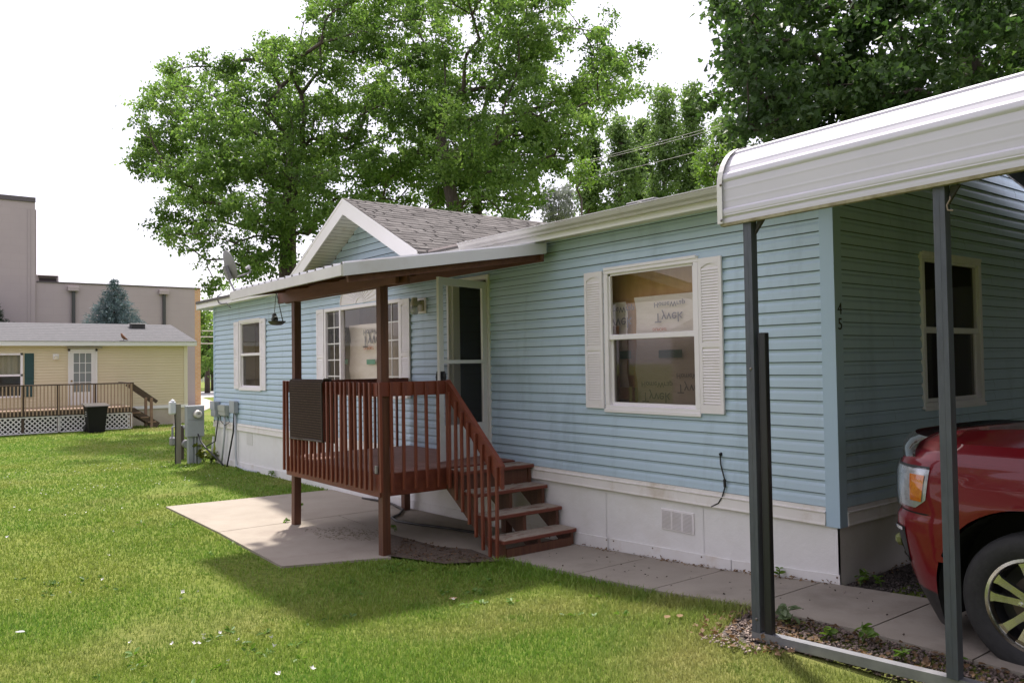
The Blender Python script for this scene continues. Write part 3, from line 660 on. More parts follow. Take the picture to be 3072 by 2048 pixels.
for k in range(8):
    x = -3.83+k*.118; t = (x-ra.x)/(rb.x-ra.x); zt = 1.568+(.745-1.568)*t - .06
    zb = max(gz(x)+.02, .44+(-.36-.44)*((x+3.86)/.86)+.02) if k < 6 else gz(x)+.02
    baluster(x, -1.018, zb, zt)
tm = tread_mat()
for x, z in TR:
    b = MB(); b.bbox(x-.285, x, -.985, -.028, z-.042, z, .006); b.build('tread', tm, porch)
for y in (-.955, -.51, -.068):
    P = [(-3.96, .40), (-3.96, .58)]
    for x, z in TR: P += [(x-.262, z-.043), (x-.035, z-.043)]
    P += [(-2.975, gz(-2.95)+.035), (-3.13, gz(-3.1)+.035)]
    b = MB(); b.prism(P, 'y', y-.019, y+.019); b.build('stringer', brownw, porch)
b = MB(); b.bbox(-2.995, -2.957, -.93, -.09, gz(-3)+.03, gz(-3)+.115); b.build('kick_plate', brownw, porch)
b = MB()
for x, z in TR[:1]: b.box(x-.06, x-.045, -.93, -.09, z-.20, z-.043)
b.build('riser', brownw, porch)
# awning
RC = dict(bl=(-6.72, -.16, 2.99), br=(-3.22, -.16, 3.005), fl=(-6.40, -2.44, 2.645), fr=(-3.27, -2.50, 2.648))
alum = pm('white_aluminium', (.58, .585, .60), .35, (.54, .545, .56), 2, .4, .7, stain=(.50, .49, .47), stain_scale=2)
def roofp(s, t, dzz=0):                                     # s along the house, t out from it
    a = np.array(RC['bl'])*(1-s)+np.array(RC['br'])*s; c_ = np.array(RC['fl'])*(1-s)+np.array(RC['fr'])*s
    p = a*(1-t)+c_*t; return (p[0], p[1], p[2]+dzz)
aw = MB(); NR = 16; prof = []
for k in range(NR):
    s0 = k/NR; ds_ = 1/NR
    prof += [(s0, 0), (s0+ds_*.74, 0), (s0+ds_*.80, .028), (s0+ds_*.94, .028)]
prof += [(1, 0)]
V_ = [roofp(s, t, h) for t in (0, 1.0) for s, h in prof]; n = len(prof)
aw.add(V_, [(i, i+1, i+1+n, i+n) for i in range(n-1)]); aw.build('awning_roof', alum, porch)
b = MB(); b.add([roofp(0, 0, -.02), roofp(1, 0, -.02), roofp(1, 1, -.02), roofp(0, 1, -.02)], [(0,1,2,3)]); b.build('awning_ceiling', pm('ceiling_boards', (.045, .022, .015), .8), porch)
def fascia(p, q, out, h0, h1):
    p, q, o = np.array(p), np.array(q), np.array(out)
    b = MB(); P = []
    for e in (p, q):
        P += [e+o*.018+[0,0,h1], e+o*.018+[0,0,h0], e+o*-.012+[0,0,h0], e+[0,0,h1]]
    b.add(P, [(0,1,5,4), (1,2,6,5), (2,3,7,6), (3,0,4,7), (0,3,2,1), (4,5,6,7)]); return b
fascia(roofp(0, 1), roofp(1, 1), (0, -1, 0), -.098, .0).build('awning_fascia', pm('fascia_dull', (.66, .65, .63), .45, (.58, .57, .55), 2.5, .4, .7), porch)
fascia(roofp(1, 1), roofp(1, 0), (1, 0, 0), -.102, .012).build('awning_fascia', alum, porch)
fascia(roofp(0, 0), roofp(0, 1), (-1, 0, 0), -.06, .0).build('awning_fascia', alum, porch)
b = MB(); b.bbox(-6.62, -3.60, -1.775, -1.737, 2.540, 2.69); b.build('beam', beamw, porch)
b = MB(); b.bbox(-6.58, -3.53, -1.690, -1.652, 2.540, 2.69); b.build('beam', beamw, porch)
b = MB()
for s, h_ in ((.03, .05), (.25, .05), (.5, .05), (.75, .05), (.978, .13)):
    p, q = roofp(s, .02, -.03-h_/2), roofp(s, .97, -.03-h_/2); b.beam(p, q, .038, h_)
b.build('rafter', beamw, porch)
b = MB(); b.bbox(-6.6, -3.24, -.20, -.162, 2.82, 2.955); b.build('ledger', beamw, porch)
b = MB(); b.bbox(-4.03, -3.995, -1.80, -1.778, .64, .72); b.build('bracket', pm('grey_bracket', (.30, .30, .27), .6), porch)

# things on the porch
def mat_rubber():
    m, nt, b = nodes_of('brown_mat'); tc = nt.nodes.new('ShaderNodeTexCoord')
    wv = nt.nodes.new('ShaderNodeTexWave'); wv.wave_type = 'BANDS'; wv.bands_direction = 'Z'; wv.inputs['Scale'].default_value = 9; wv.inputs['Distortion'].default_value = 0
    ck = nt.nodes.new('ShaderNodeTexBrick'); ck.inputs['Scale'].default_value = 17; ck.inputs['Color1'].default_value = (.100, .066, .048, 1); ck.inputs['Color2'].default_value = (.080, .053, .038, 1); ck.inputs['Mortar'].default_value = (.028, .02, .016, 1); ck.inputs['Mortar Size'].default_value = .09; ck.inputs['Brick Width'].default_value = .42; ck.inputs['Row Height'].default_value = .5
    mp = nt.nodes.new('ShaderNodeMapping'); mp.inputs['Rotation'].default_value = (PI/2, 0, 0); nt.links.new(tc.outputs['Object'], mp.inputs[0]); nt.links.new(mp.outputs[0], ck.inputs[0])
    nt.links.new(ck.outputs['Color'], b.inputs['Base Color']); b.inputs['Roughness'].default_value = .85; b.inputs['Specular IOR Level'].default_value = .15
    bn = nt.nodes.new('ShaderNodeBump'); bn.inputs['Strength'].default_value = .9; bn.inputs['Distance'].default_value = .006; bn.invert = True
    nt.links.new(ck.outputs['Fac'], bn.inputs['Height']); nt.links.new(bn.outputs[0], b.inputs['Normal']); return m
mt = MB(); mx0, mx1 = -6.085, -5.165
path = [(-1.845, .885), (-1.848, 1.0), (-1.846, 1.25), (-1.850, 1.45), (-1.852, 1.545), (-1.842, 1.575), (-1.815, 1.588), (-1.78, 1.588), (-1.745, 1.578), (-1.712, 1.545), (-1.703, 1.40), (-1.70, 1.1), (-1.70, .86)]
nm = len(path); V_ = []
for x, dy in ((mx0, 0), (mx0+.3, -.006), (mx0+.65, .004), (mx1, -.004)):
    for off in (0, .014):
        for i, (y, z) in enumerate(path):
            yy = y+dy + (off if i < 6 else -off if i > 8 else 0); V_.append((x, yy, z - (off if 5 <= i <= 9 else 0)))
F_ = []
for r_ in range(3):
    for o_ in (0, nm):
        for i in range(nm-1): a = r_*2*nm+o_+i; F_.append((a, a+1, a+1+2*nm, a+2*nm))
for r_ in (0, 3):
    for i in range(nm-1): a = r_*2*nm+i; F_.append((a, a+1, a+1+nm, a+nm))
mt.add(V_, F_); mto = mt.build('rubber_mat', mat_rubber(), smooth=True)
tag(mto, 'dark brown woven-pattern rubber mat hung over the porch railing', 'mat')
b = MB(); 
for (p, q) in (((mx0, .875, -1.838), (mx1, .892, -1.838)),): b.tube([(p[0], p[2], p[1]), (q[0], q[2], q[1])], .014, 8)
b.tube([(mx1, -1.846, .89), (mx1, -1.852, 1.545), (mx1, -1.82, 1.590), (mx1, -1.74, 1.582), (mx1, -1.702, 1.53), (mx1, -1.70, .86)], .011, 8)
b.build('mat_border', pm('mat_edge', (.05, .036, .028), .6), mto)
fd = thing('hanging_feeder', 'small dark bird feeder hung on chains beside the left porch post', 'bird feeder', (-6.60, -1.80, 2.27))
bronze = pm('dark_bronze', (.045, .048, .042), .5, (.07, .075, .06), 20, .4, .7, metal=.4)
cx, cy, cz = -6.585, -1.80, 2.262
b = MB(); b.lathe([(0, 0), (.055, .004), (.075, .012), (.100, .036), (.112, .048), (.115, .054), (.098, .046), (.06, .02), (0, .014)], (cx, cy, cz), 'z', 12); b.build('dish', bronze, fd, smooth=True)
b = MB(); b.lathe([(0, -.02), (.035, 0), (.045, .035), (.035, .07), (0, .085)], (cx-.07, cy, cz+.045), 'z', 12); b.lathe([(0, 0), (.028, .012), (.03, .035), (.018, .055), (0, .06)], (cx-.082, cy, cz+.105), 'z', 12); b.tube([(cx-.105, cy, cz+.135), (cx-.135, cy, cz+.13)], [.010, .002], 6); b.tube([(cx-.05, cy, cz+.05), (cx+.01, cy, cz+.07)], [.02, .008], 6); b.build('bird_figurine', bronze, fd, smooth=True)
for a in (PI, .3, 2.0, -1.9)[:3]:
    b = MB(); p0 = Vector((cx+.112*math.cos(a), cy+.112*math.sin(a), cz+.05)); p1 = Vector((-6.60, -1.80, 2.69))
    for k in range(26):
        t0, t1 = k/26, (k+.92)/26; d = .006 if k % 2 else 0
        b.tube([p0.lerp(p1, t0)+Vector((d, 0, 0)), p0.lerp(p1, t1)+Vector((d, 0, 0))], .0045, 5)
    b.build('chain', bronze, fd)
hs = MB(); g = gz(-6)+.045
hs.tube([(-7.6, -.10, gz(-7.6)+.03), (-7.0, -.06, gz(-7)+.05), (-6.6, -.12, g), (-6.2, -.22, g), (-5.95, -.42, g), (-5.80, -.62, g), (-5.55, -.68, g), (-5.15, -.62, g+.01), (-4.7, -.50, g+.02), (-4.2, -.42, g+.03)], .016, 8)
tag(hs.build('garden_hose', pm('black_hose', (.03, .028, .026), .5), smooth='all'), 'thin dark hose curling over the concrete under the porch', 'hose')

# ------------------------------------------------------------------ satellite dish and utilities at the far end
grey = pm('utility_grey', (.36, .39, .41), .5, (.32, .345, .365), 3, .4, .7, stain=(.29, .30, .30), stain_scale=4)
greyd = pm('dish_grey', (.23, .23, .24), .5, (.20, .20, .21), 4, .4, .7)
sd_t = thing('satellite_dish', 'grey satellite dish on a bent mast above the far roof edge', 'satellite dish', (-12.60, -.25, 3.22))
c0 = Vector((-12.92, -.30, 3.775)); nrm = Vector((-.05, .94, .33)).normalized(); rr = nrm.cross(Vector((0, 0, 1))).normalized(); uu = rr.cross(nrm)
b = MB(); V_ = []; F_ = []; RN, AN = 6, 28
for side in (0, 1):
    for i in range(RN+1):
        for k in range(AN):
            t = i/RN; a = 2*PI*k/AN; V_.append(c0 + rr*(.25*t*math.cos(a)) + uu*(.30*t*math.sin(a)) + nrm*(.065*t*t - side*.012))
for sidx in (0, 1):
    o = sidx*(RN+1)*AN
    for i in range(RN):
        for k in range(AN): F_.append((o+i*AN+k, o+i*AN+(k+1)%AN, o+(i+1)*AN+(k+1)%AN, o+(i+1)*AN+k))
F_ += [(RN*AN+k, RN*AN+(k+1)%AN, (RN+1)*AN+RN*AN+(k+1)%AN, (RN+1)*AN+RN*AN+k) for k in range(AN)]
b.add(V_, F_); b.build('dish', greyd, sd_t, smooth=True)
b = MB(); bc = c0-nrm*.05-uu*.12; b.beam(bc-uu*.16, bc+uu*.12, .12, .07, up=nrm); b.build('bracket', pm('bracket_grey', (.20, .20, .21), .5), sd_t)
b = MB(); b.tube([bc-uu*.05, bc-uu*.22-nrm*.01, Vector((-12.72, -.28, 3.36)), Vector((-12.60, -.25, 3.20))], .021, 8); b.build('mast', greyd, sd_t, smooth=True)
b = MB(); arm0 = c0-uu*.28+nrm*.03; ae = c0+nrm*.42-uu*.26; b.tube([arm0, arm0.lerp(ae, .7), ae, ae+uu*.10], .016, 8); b.build('feed_arm', greyd, sd_t)
b = MB(); b.tube([ae+uu*.09-nrm*.07, ae+uu*.13+nrm*.02], [.035, .025], 10); b.tube([ae+uu*.10-rr*.05-nrm*.02, ae+uu*.10+rr*.06-nrm*.02], .028, 10); b.build('receiver', pm('receiver_grey', (.45, .45, .46), .5), sd_t)
cab = MB(); P = [on_y(580+x/3.92, 740+y/3.92, -.32) for x, y in ((330, 555), (285, 580), (278, 615), (300, 660), (330, 675), (390, 665), (415, 690), (438, 718))]; cab.tube(P, .010, 6)
tag(cab.build('roof_cable', pm('grey_cable', (.10, .10, .10), .6), smooth='all'), 'thin grey cable drooping from the far left eave', 'cable')

def wall_box(nm, label, x0, x1, z0, z1, dep, m=grey, lip=True):
    t = thing(nm, label, 'utility box', ((x0+x1)/2, -.03, z0), 'grey utility boxes at the far house corner')
    b = MB(); b.bbox(x0, x1, -dep, -.016, z0, z1, .012); b.build('case', m, t)
    b = MB(); b.bbox(x0-.008, x1+.008, -dep-.012, -dep, z0+(z1-z0)*(.45 if lip else .02), z1+.006, .006); b.build('cover', m, t)
    return t
wall_box('cable_box', 'tall grey utility box closest to the far house corner', -14.56, -14.28, .685, 1.01, .13)
wall_box('junction_box', 'narrow greenish utility box between two larger ones', -14.22, -14.06, .73, .93, .08, pm('utility_green', (.36, .38, .34), .5))
t = wall_box('phone_box', 'rounded greenish-grey utility box in the middle of the row', -14.02, -13.70, .72, .945, .11, pm('utility_green', (.36, .38, .34), .5))
wall_box('disconnect_box', 'small grey utility box set apart, right end of the row', -13.42, -13.14, .80, 1.045, .10, grey, False)
def pipe(nm, pts, r, m, label, cat='conduit', grp=None): return tag(MB().tube(pts, r, 8).build(nm, m, smooth='all'), label, cat, grp)
G = gz(-14)
pvc = pm('pvc_grey', (.42, .45, .47), .5)
pipe('conduit', [(-13.86, -.06, .72), (-13.88, -.06, .3), (-14.05, -.07, G)], .022, pvc, 'slanting grey conduit from the middle box down to the grass')
pipe('conduit', [(-13.24, -.05, .80), (-13.22, -.05, -.05), (-13.18, -.05, G+.06), (-12.7, -.05, G+.02), (-12.0, -.04, gz(-12)+.02)], .022, pvc, 'straight grey conduit from the right end box that bends along the skirting')
pipe('conduit', [(-14.50, -.09, .25), (-14.60, -.12, G)], .022, pm('pvc_white', (.62, .63, .63), .5), 'pale conduit stub at the house corner')
blk = pm('black_cable', (.015, .015, .016), .5)
pipe('power_cable', [(-13.30, -.05, .82), (-13.34, -.06, .4), (-13.50, -.08, 0), (-13.62, -.10, G)], .018, blk, 'black cable running down from the right end box', 'cable')
pipe('power_cable', [(-14.55, -.40, .32), (-14.45, -.38, .18), (-14.25, -.34, .05), (-13.95, -.28, -.08), (-13.70, -.2, -.22), (-13.60, -.15, G)], .018, blk, 'thick black cable sagging from the meter pedestal to the skirting', 'cable')
pipe('power_cable', [(-14.6, -.38, .06), (-14.45, -.25, .06), (-14.35, -.10, .16), (-14.30, -.05, .66)], .014, blk, 'thin black cable looping from the pedestal up to the corner box', 'cable')
pipe('power_cable', [(-14.15, -.05, .72), (-14.1, -.06, .60), (-13.8, -.07, .52), (-13.6, -.05, .60), (-13.75, -.04, .75)], .008, blk, 'thin black wires looped under the boxes', 'cable')

mp_ = thing('meter_pedestal', 'grey electric meter pedestal with a round glass meter', 'electric meter', (-14.75, -.36, gz(-14.7)))
b = MB(); b.bbox(-14.88, -14.70, -.585, -.220, .25, .925, .008); b.build('case', grey, mp_)
b = MB(); b.bbox(-14.6999, -14.688, -.570, -.235, .265, .605, .004); b.bbox(-14.6999, -14.692, -.570, -.235, .615, .905, .004); b.build('door', grey, mp_)
b = MB(); b.lathe([(.092, 0), (.092, .03), (.080, .045)], (-14.692, -.375, .740), 'x', 24); b.build('meter_ring', pm('meter_ring', (.34, .33, .32), .4, metal=.5), mp_)
b = MB(); b.lathe([(.080, .02), (.080, .10), (.068, .12), (0, .125)], (-14.692, -.375, .740), 'x', 24); b.build('meter_glass', pm('meter_dome', (.62, .60, .55), .15), mp_, smooth=True)
b = MB(); b.box(-14.5668, -14.565, -.40, -.345, .745, .765); b.build('meter_display', pm('meter_display', (.05, .05, .05), .5), mp_)
b = MB(); b.bbox(-14.86, -14.74, -.545, -.44, G-.05, .26, .006); b.bbox(-14.86, -14.78, -.43, -.36, G-.05, .26, .006); b.bbox(-14.86, -14.74, -.35, -.265, G-.05, .26, .006); b.build('leg', grey, mp_)
b = MB(); b.tube([(-14.76, -.395, G-.05), (-14.76, -.395, .26)], .022, 10); b.build('conduit', pvc, mp_)
up = thing('utility_post', 'weathered wooden post carrying a small white box', 'post', (-14.95, -.72, gz(-15)))
b = MB(); b.bbox(-15.04, -14.94, -.735, -.640, gz(-15)-.05, .965, .006); b.build('wooden_post', pm('grey_wood', (.27, .25, .20), .8, (.19, .175, .14), 4, .35, .7, .5, 30, mapping=(5, 5, .6)), up)
b = MB(); b.bbox(-15.05, -14.93, -.875, -.738, .745, 1.02, .02); b.build('box', pm('pale_box', (.62, .64, .66), .45), up)
b = MB(); b.lathe([(.03, 0), (.05, .02), (.02, .05), (0, .055)], (-14.99, -.80, 1.015), 'z', 12); b.build('cap', pm('pale_box', (.62, .64, .66), .45), up)
b = MB(); b.tube([(-14.95, -.765, .74), (-14.945, -.755, .5), (-14.94, -.76, G)], .014, 8); b.build('cable', blk, up)
gm = thing('gas_meter', 'grey gas meter on a brown standpipe behind the wooden post', 'gas meter', (-15.75, -.45, gz(-15.7)))
b = MB(); b.tube([(-15.75, -.40, G-.05), (-15.75, -.40, .43)], .05, 10); b.build('standpipe', pm('rusty_pipe', (.07, .05, .04), .6), gm)
b = MB(); b.tube([(-15.75, -.40, .43), (-15.75, -.5, .44), (-15.75, -.60, .42), (-15.75, -.60, .12)], .025, 8); b.tube([(-15.72, -.38, .44), (-15.5, -.25, .16)], .025, 8); b.build('pipe', greyd, gm)
b = MB(); b.bbox(-15.82, -15.68, -.66, -.54, .0, .20, .03); b.lathe([(0, -.1), (.085, -.1), (.095, -.05), (.095, .05), (.085, .1), (0, .1)], (-15.70, -.33, .03), 'x', 16); b.build('meter', greyd, gm)

# ------------------------------------------------------------------ carport
galv = pm('galvanised_steel', (.070, .080, .098), .45, (.092, .104, .124), 9, .35, .7, metal=.15, stain=(.075, .078, .085), stain_scale=3, mapping=(4, 4, .8))
sheetm = pm('white_sheet_steel', (.63, .615, .68), .45, (.60, .585, .65), 1.5, .4, .7, spec=.4)
CY, CX0, CX1, YR, ZE = -1.5, .155, 9.6, 1.75, 2.605
cp = thing('carport', 'open steel carport with a ribbed white metal roof and dark square posts', 'carport', (.35, CY, 0))
def cprof(n=200):
    """roof section from the front eave up over the ridge, as (y, z)"""
    P = [(CY-.045, ZE)]; zt = ZE+.235
    P += [(CY-.045, zt)]
    for i in range(1, 9):
        a = i/8*math.radians(78.4); R_ = .27; P.append((CY-.045+R_*(1-math.cos(a)), zt+R_*math.sin(a)))
    y0, z0 = P[-1]; zr = z0+.205*(YR-y0)
    P += [(y0+(YR-y0)*t, z0+(zr-z0)*t) for t in (.25, .5, .75, 1)]
    return P + [(2*YR-y, z) for y, z in P[-2::-1]]
def resample(P, step):
    out = [P[0]]; acc = 0
    for (a, b_) in zip(P[:-1], P[1:]):
        L = math.dist(a, b_); n = max(1, round(L/step)); out += [(a[0]+(b_[0]-a[0])*k/n, a[1]+(b_[1]-a[1])*k/n) for k in range(1, n+1)]
    return out
base = resample(cprof(), .006); arc = [0]
for a, b_ in zip(base[:-1], base[1:]): arc.append(arc[-1]+math.dist(a, b_))
def rib(s):
    """panel relief along the sheet: big ribs and small stiffeners"""
    h = 0
    u_ = (s-.295) % .229
    if u_ > .1145: u_ -= .229
    a = abs(u_)
    if a < .030: h += .012*min(1, (.030-a)/.012)
    for o in (.076, .153):
        v = abs(((s-.295) % .229)-o)
        if v < .008: h += .0024*(1-v/.008)
    if s < .03: h += .004*min(1, (.03-s)/.006)
    if .05 < s < .056: h -= .003
    return h
prof = []
for i, (p, s) in enumerate(zip(base, arc)):
    q0, q1 = base[max(i-1, 0)], base[min(i+1, len(base)-1)]; d = (q1[0]-q0[0], q1[1]-q0[1]); L = math.hypot(*d); nn = (-d[1]/L, d[0]/L)
    h = rib(min(s, arc[-1]-s)); prof.append((p[0]+nn[0]*h, p[1]+nn[1]*h))
def tilt(mb):                                               # the roof leans a hair so its edge follows the survey
    mb.v = [(x, y-.014*(x-.2), z+.010*(x-.2)) for x, y, z in mb.v]; return mb
b = MB(); b.strip(prof, 'x', CX0, CX1)
tilt(b); b.build('roof_panel', sheetm, cp, smooth=True)
b = MB(); uq = []
for i, p in enumerate(base):
    q0, q1 = base[max(i-1, 0)], base[min(i+1, len(base)-1)]; d = (q1[0]-q0[0], q1[1]-q0[1]); L = math.hypot(*d); uq.append((p[0]+d[1]/L*.006, p[1]-d[0]/L*.006))
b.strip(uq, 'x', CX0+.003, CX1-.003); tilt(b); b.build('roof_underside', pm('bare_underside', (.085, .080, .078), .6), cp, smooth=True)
b = MB()
fl = resample(cprof(), .05)
fo = []
for i, p in enumerate(fl):
    q0, q1 = fl[max(i-1, 0)], fl[min(i+1, len(fl)-1)]; d = (q1[0]-q0[0], q1[1]-q0[1]); L = math.hypot(*d); fo.append((p[0]-d[1]/L*.020, p[1]+d[0]/L*.020))
fi = [(p[0]*2-q[0], p[1]*2-q[1]-.02) for p, q in zip(fl, fo)]
b.strip(fo, 'x', CX0-.012, CX0+.028); n = len(fo)
b.add([(CX0-.012, y, z) for y, z in fo]+[(CX0-.012, y+(.03 if y < 0 else 0), z-(.03 if i > 3 else 0)) for i, (y, z) in enumerate(fo)], [(i, i+1, i+1+n, i+n) for i in range(n-1)])
tilt(b); b.build('edge_trim', pm('trim_white', (.74, .73, .72), .4, (.66, .62, .58), 6, .5, .75), cp)
b = MB(); b.box(CX0, CX1, CY-.05, CY-.012, ZE-.016, ZE+.002); tilt(b); b.build('drip_edge', pm('mossy_edge', (.36, .33, .22), .8, (.22, .19, .11), 14, .4, .65), cp)
b = MB()
for k in range(24): b.box(CX0, CX1, 2*YR-CY+.03, 2*YR-CY+.034+.008*(k % 2), .25+.1*k, .35+.1*k)
b.build('unseen_side_sheet', sheetm, cp)  # unseen side sheet, added to keep sky light off the end wall
steel_bow = pm('bow_steel', (.06, .058, .06), .6)
legs = [(.34, -.06), (1.503, .03), (2.75, .03), (4.0, .03), (5.2, .03), (6.6, .03), (8.0, .03), (9.4, .03)]
for x, zb in legs:
    bow = []
    for i, p in enumerate(fl):
        q0, q1 = fl[max(i-1, 0)], fl[min(i+1, len(fl)-1)]; d = (q1[0]-q0[0], q1[1]-q0[1]); L = math.hypot(*d); bow.append((p[0]+d[1]/L*.045, p[1]-d[0]/L*.045))
    bow = bow[1:-1]
    b = MB(); b.tube([(x, y, z) for (y, z) in bow], .030, 4); tilt(b); b.build('roof_bow', steel_bow, cp)
def cpost(x, z0, z1, y=CY, h=.029):
    b = MB(); b.prism([(x-h, y-h), (x+h, y-h), (x+h, y+h), (x-h, y+h)], 'z', z0, z1); b.prism([(x-h*.5, y-h-.001), (x+h*.1, y-h-.001), (x+h*.1, y-h), (x-h*.5, y-h)], 'z', z0, z1); return b
for i, (x, zb) in enumerate(legs):
    yb = CY - .014*(x-.2)*.5
    b = cpost(x, (.075 if i else .073)+.058*(x > 1)*1.0 - (.0 if i else 0), ZE+.05+.01*(x-.2), yb); b.build('post', galv, cp)
    b = cpost(x, gz(x)+.0 if i < 6 else 0, ZE, 2*YR-CY); b.build('post', galv, cp)
b = cpost(.362, -.09, .02, CY, .024); b.build('anchor_post', galv, cp)
b = MB(); b.bbox(.395, .445, CY-.021, CY+.021, .07, 1.905, .003); b.prism([(.40, CY-.022), (.405, CY-.022), (.405, CY-.0211), (.40, CY-.0211)], 'z', .08, 1.9); b.build('post_sleeve', pm('dark_steel', (.030, .032, .035), .4, metal=.4), cp)
b = MB(); r0, r1 = (.30, CY, .044), (7.1, CY, .106+.058*4)
b.prism([(.305, .018), (.305, .073), (1.55, .137), (9.5, .16), (9.5, .10), (1.55, .082)], 'y', CY-.029, CY+.029); b.build('base_rail', pm('galvanised_rail', (.21, .215, .23), .42, (.29, .295, .31), 8, .35, .7, metal=.35), cp)
bo = pm('bolt_steel', (.25, .25, .26), .4, metal=.6, col2=(.12, .08, .05), scale=60)
def bolt(p, ax='y', r=.009): 
    b = MB(); b.lathe([(r, .0), (r, -.003), (r*.6, -.006), (0, -.007)], p, ax, 12); return b
for x in (.42, 1.46, 2.7): tilt(bolt((x, CY-.0455, ZE+.072))).build('bolt', bo, cp)
for z in (1.685, .155): bolt((.345, CY-.030, z)).build('bolt', bo, cp)
for z in (ZE+.02, ZE+.245): tilt(bolt((CX0+.02, CY-.066, z))).build('bolt', bo, cp)
for P_ in ([(.395, ZE-.005), (.44, ZE-.005), (.372, ZE-.09)], [(1.545, ZE-.0), (1.59, ZE-.0), (1.533, ZE-.09)]): MB().prism(P_, 'y', CY+.0, CY+.02).build('gusset', steel_bow, cp)
b = MB(); b.tube([(1.555, CY-.03, 2.545), (1.56, CY-.04, 2.53), (1.545, CY-.045, 2.50), (1.55, CY-.045, 2.475), (1.575, CY-.045, 2.47)], .004, 6); b.build('hook', pm('rusty_hook', (.24, .19, .14), .6), cp)
# ------------------------------------------------------------------ pickup truck (nose towards the house)
redp = pm('red_paint', (.150, .0004, .0060), .45, spec=.25, coat=.75)
blackp = pm('black_plastic', (.018, .018, .019), .55); chrome = pm('chrome', (.72, .73, .75), .06, metal=1.0); satin = pm('machined_alloy', (.62, .61, .56), .22, metal=1.0)
rubber = pm('tyre_rubber', (.022, .022, .023), .75, (.03, .03, .03), 30, .4, .7, .3, 60); darkal = pm('dark_alloy', (.05, .05, .055), .4, metal=.5)
TYC, TX0, WXC, WZ = .085, .70, 1.632, .375
tk = thing('pickup_truck', 'dark red pickup truck parked nose-first under the carport', 'pickup truck', (3.2, TYC, 0))
def nosex(z):  return np.interp(z, [.12, .33, .42, .55, .68, .755, .795, .83, .95, 1.05, 1.12, 1.18, 1.225], [.89, .79, .76, .72, .685, .69, .72, .715, .71, .712, .73, .775, .83])
def halfw(z):  return np.interp(z, [.12, .33, .45, .60, .75, .90, 1.0, 1.06, 1.12, 1.18, 1.225], [.86, .90, .915, .925, .935, .945, .942, .935, .92, .888, .83])
XE = 6.05
def outline(z, flare=0.0):
    """plan curve of the left half: centre of the nose round the corner and back along the flank"""
    x0, hw = nosex(z), halfw(z); P = []
    RX, RY, e = .46, .60, 2.3                                # corner super-ellipse
    P += [(x0+.012*(t**2), t*(hw-RY)) for t in (0, .5, 1)]
    for k in range(1, 15):
        a = k/14*PI/2; P.append((x0+.012+RX*(1-math.cos(a)**(2/e)), hw-RY+RY*math.sin(a)**(2/e)))
    x = P[-1][0]
    P += [(xx, hw) for xx in np.linspace(x+.03, XE, 110)]
    return P
zs = [.34, .40, .46, .52, .58, .64, .70, .76, .82, .88, .94, .99, 1.03, 1.07, 1.10, 1.13, 1.155, 1.18, 1.20, 1.215, 1.225]
def loft(zlist, name, m, parent, jsel=None, off=0, cut=True, sides=(-1, 1), label=None, kw=None):
    V_, F_ = [], []; rows = []
    for z in zlist:
        row = []
        for j, (x, y) in enumerate(outline(z)): row.append([x, y, z])
        rows.append(row)
    n = len(rows[0]); A = np.array(rows)
    R_ = .525
    for wx in (WXC, WXC+3.26):
        d0 = np.hypot(A[..., 0]-wx, (A[..., 2]-WZ)); flank = (A[..., 1] > .80)
        near = flank & (d0 < R_) & (d0 > R_-.06) & cut
        sc = np.where(near, R_/np.maximum(d0, .01), 1); A[..., 0] = np.where(near, wx+(A[..., 0]-wx)*sc, A[..., 0]); A[..., 2] = np.where(near, WZ+(A[..., 2]-WZ)*sc, A[..., 2])
        fl = flank & (d0 < R_+.20); A[..., 1] += np.where(fl, .020*np.clip(1-np.abs(d0-R_)/.20, 0, 1), 0)
    mb = MB()
    for sd in sides:
        P = [(A[i, j, 0], TYC+sd*(A[i, j, 1]+off*0), A[i, j, 2]) for i in range(len(zlist)) for j in range(n)]
        Fq = []
        for i in range(len(zlist)-1):
            for j in range(n-1):
                if jsel and not jsel(i, j, A): continue
                c_ = A[[i, i, i+1, i+1], [j, j+1, j, j+1]].mean(0)
                if cut and c_[1] > .8 and any(math.hypot(c_[0]-wx, c_[2]-WZ) < R_-.012 for wx in (WXC, WXC+3.26)): continue
                Fq.append((i*n+j, i*n+j+1, (i+1)*n+j+1, (i+1)*n+j))
        mb.add(P, Fq)
    if off:
        mb.v = [(x-off*(1 if x < 1.0 else .3), y+off*(-1 if y < TYC else 1)*(.6 if abs(y-TYC) > .5 else .1), z) for x, y, z in mb.v]
    return mb.build(name, m, parent, smooth='all' if kw is None else kw, label=label)
fine = sorted(set(list(np.linspace(.34, 1.225, 46).round(4)) + zs))
body = loft(fine, 'body', redp, tk, kw=True)
loft([.12, .16, .22, .28, .33, .345], 'front_valance', blackp, tk, jsel=lambda i, j, A: A[i, j, 0] < 1.22, kw=True)
# inner arches, underside
b = MB()
for wx in (WXC, WXC+3.26):
    for sd in (-1, 1):
        pts = [(wx+.515*math.cos(a), WZ+.515*math.sin(a)) for a in np.linspace(-.35, PI+.35, 24)]
        b.add([(x, TYC+sd*.915, z) for x, z in pts]+[(x, TYC+sd*.55, z) for x, z in pts], [(i, i+1, i+25, i+24) for i in range(23)]); b.add([(x, TYC+sd*.56, z) for x, z in pts], [tuple(range(24))])
b.box(1.1, XE-.1, TYC-.56, TYC+.56, .30, .36)
b.build('wheel_well', pm('well_black', (.008, .008, .008), .9), tk)
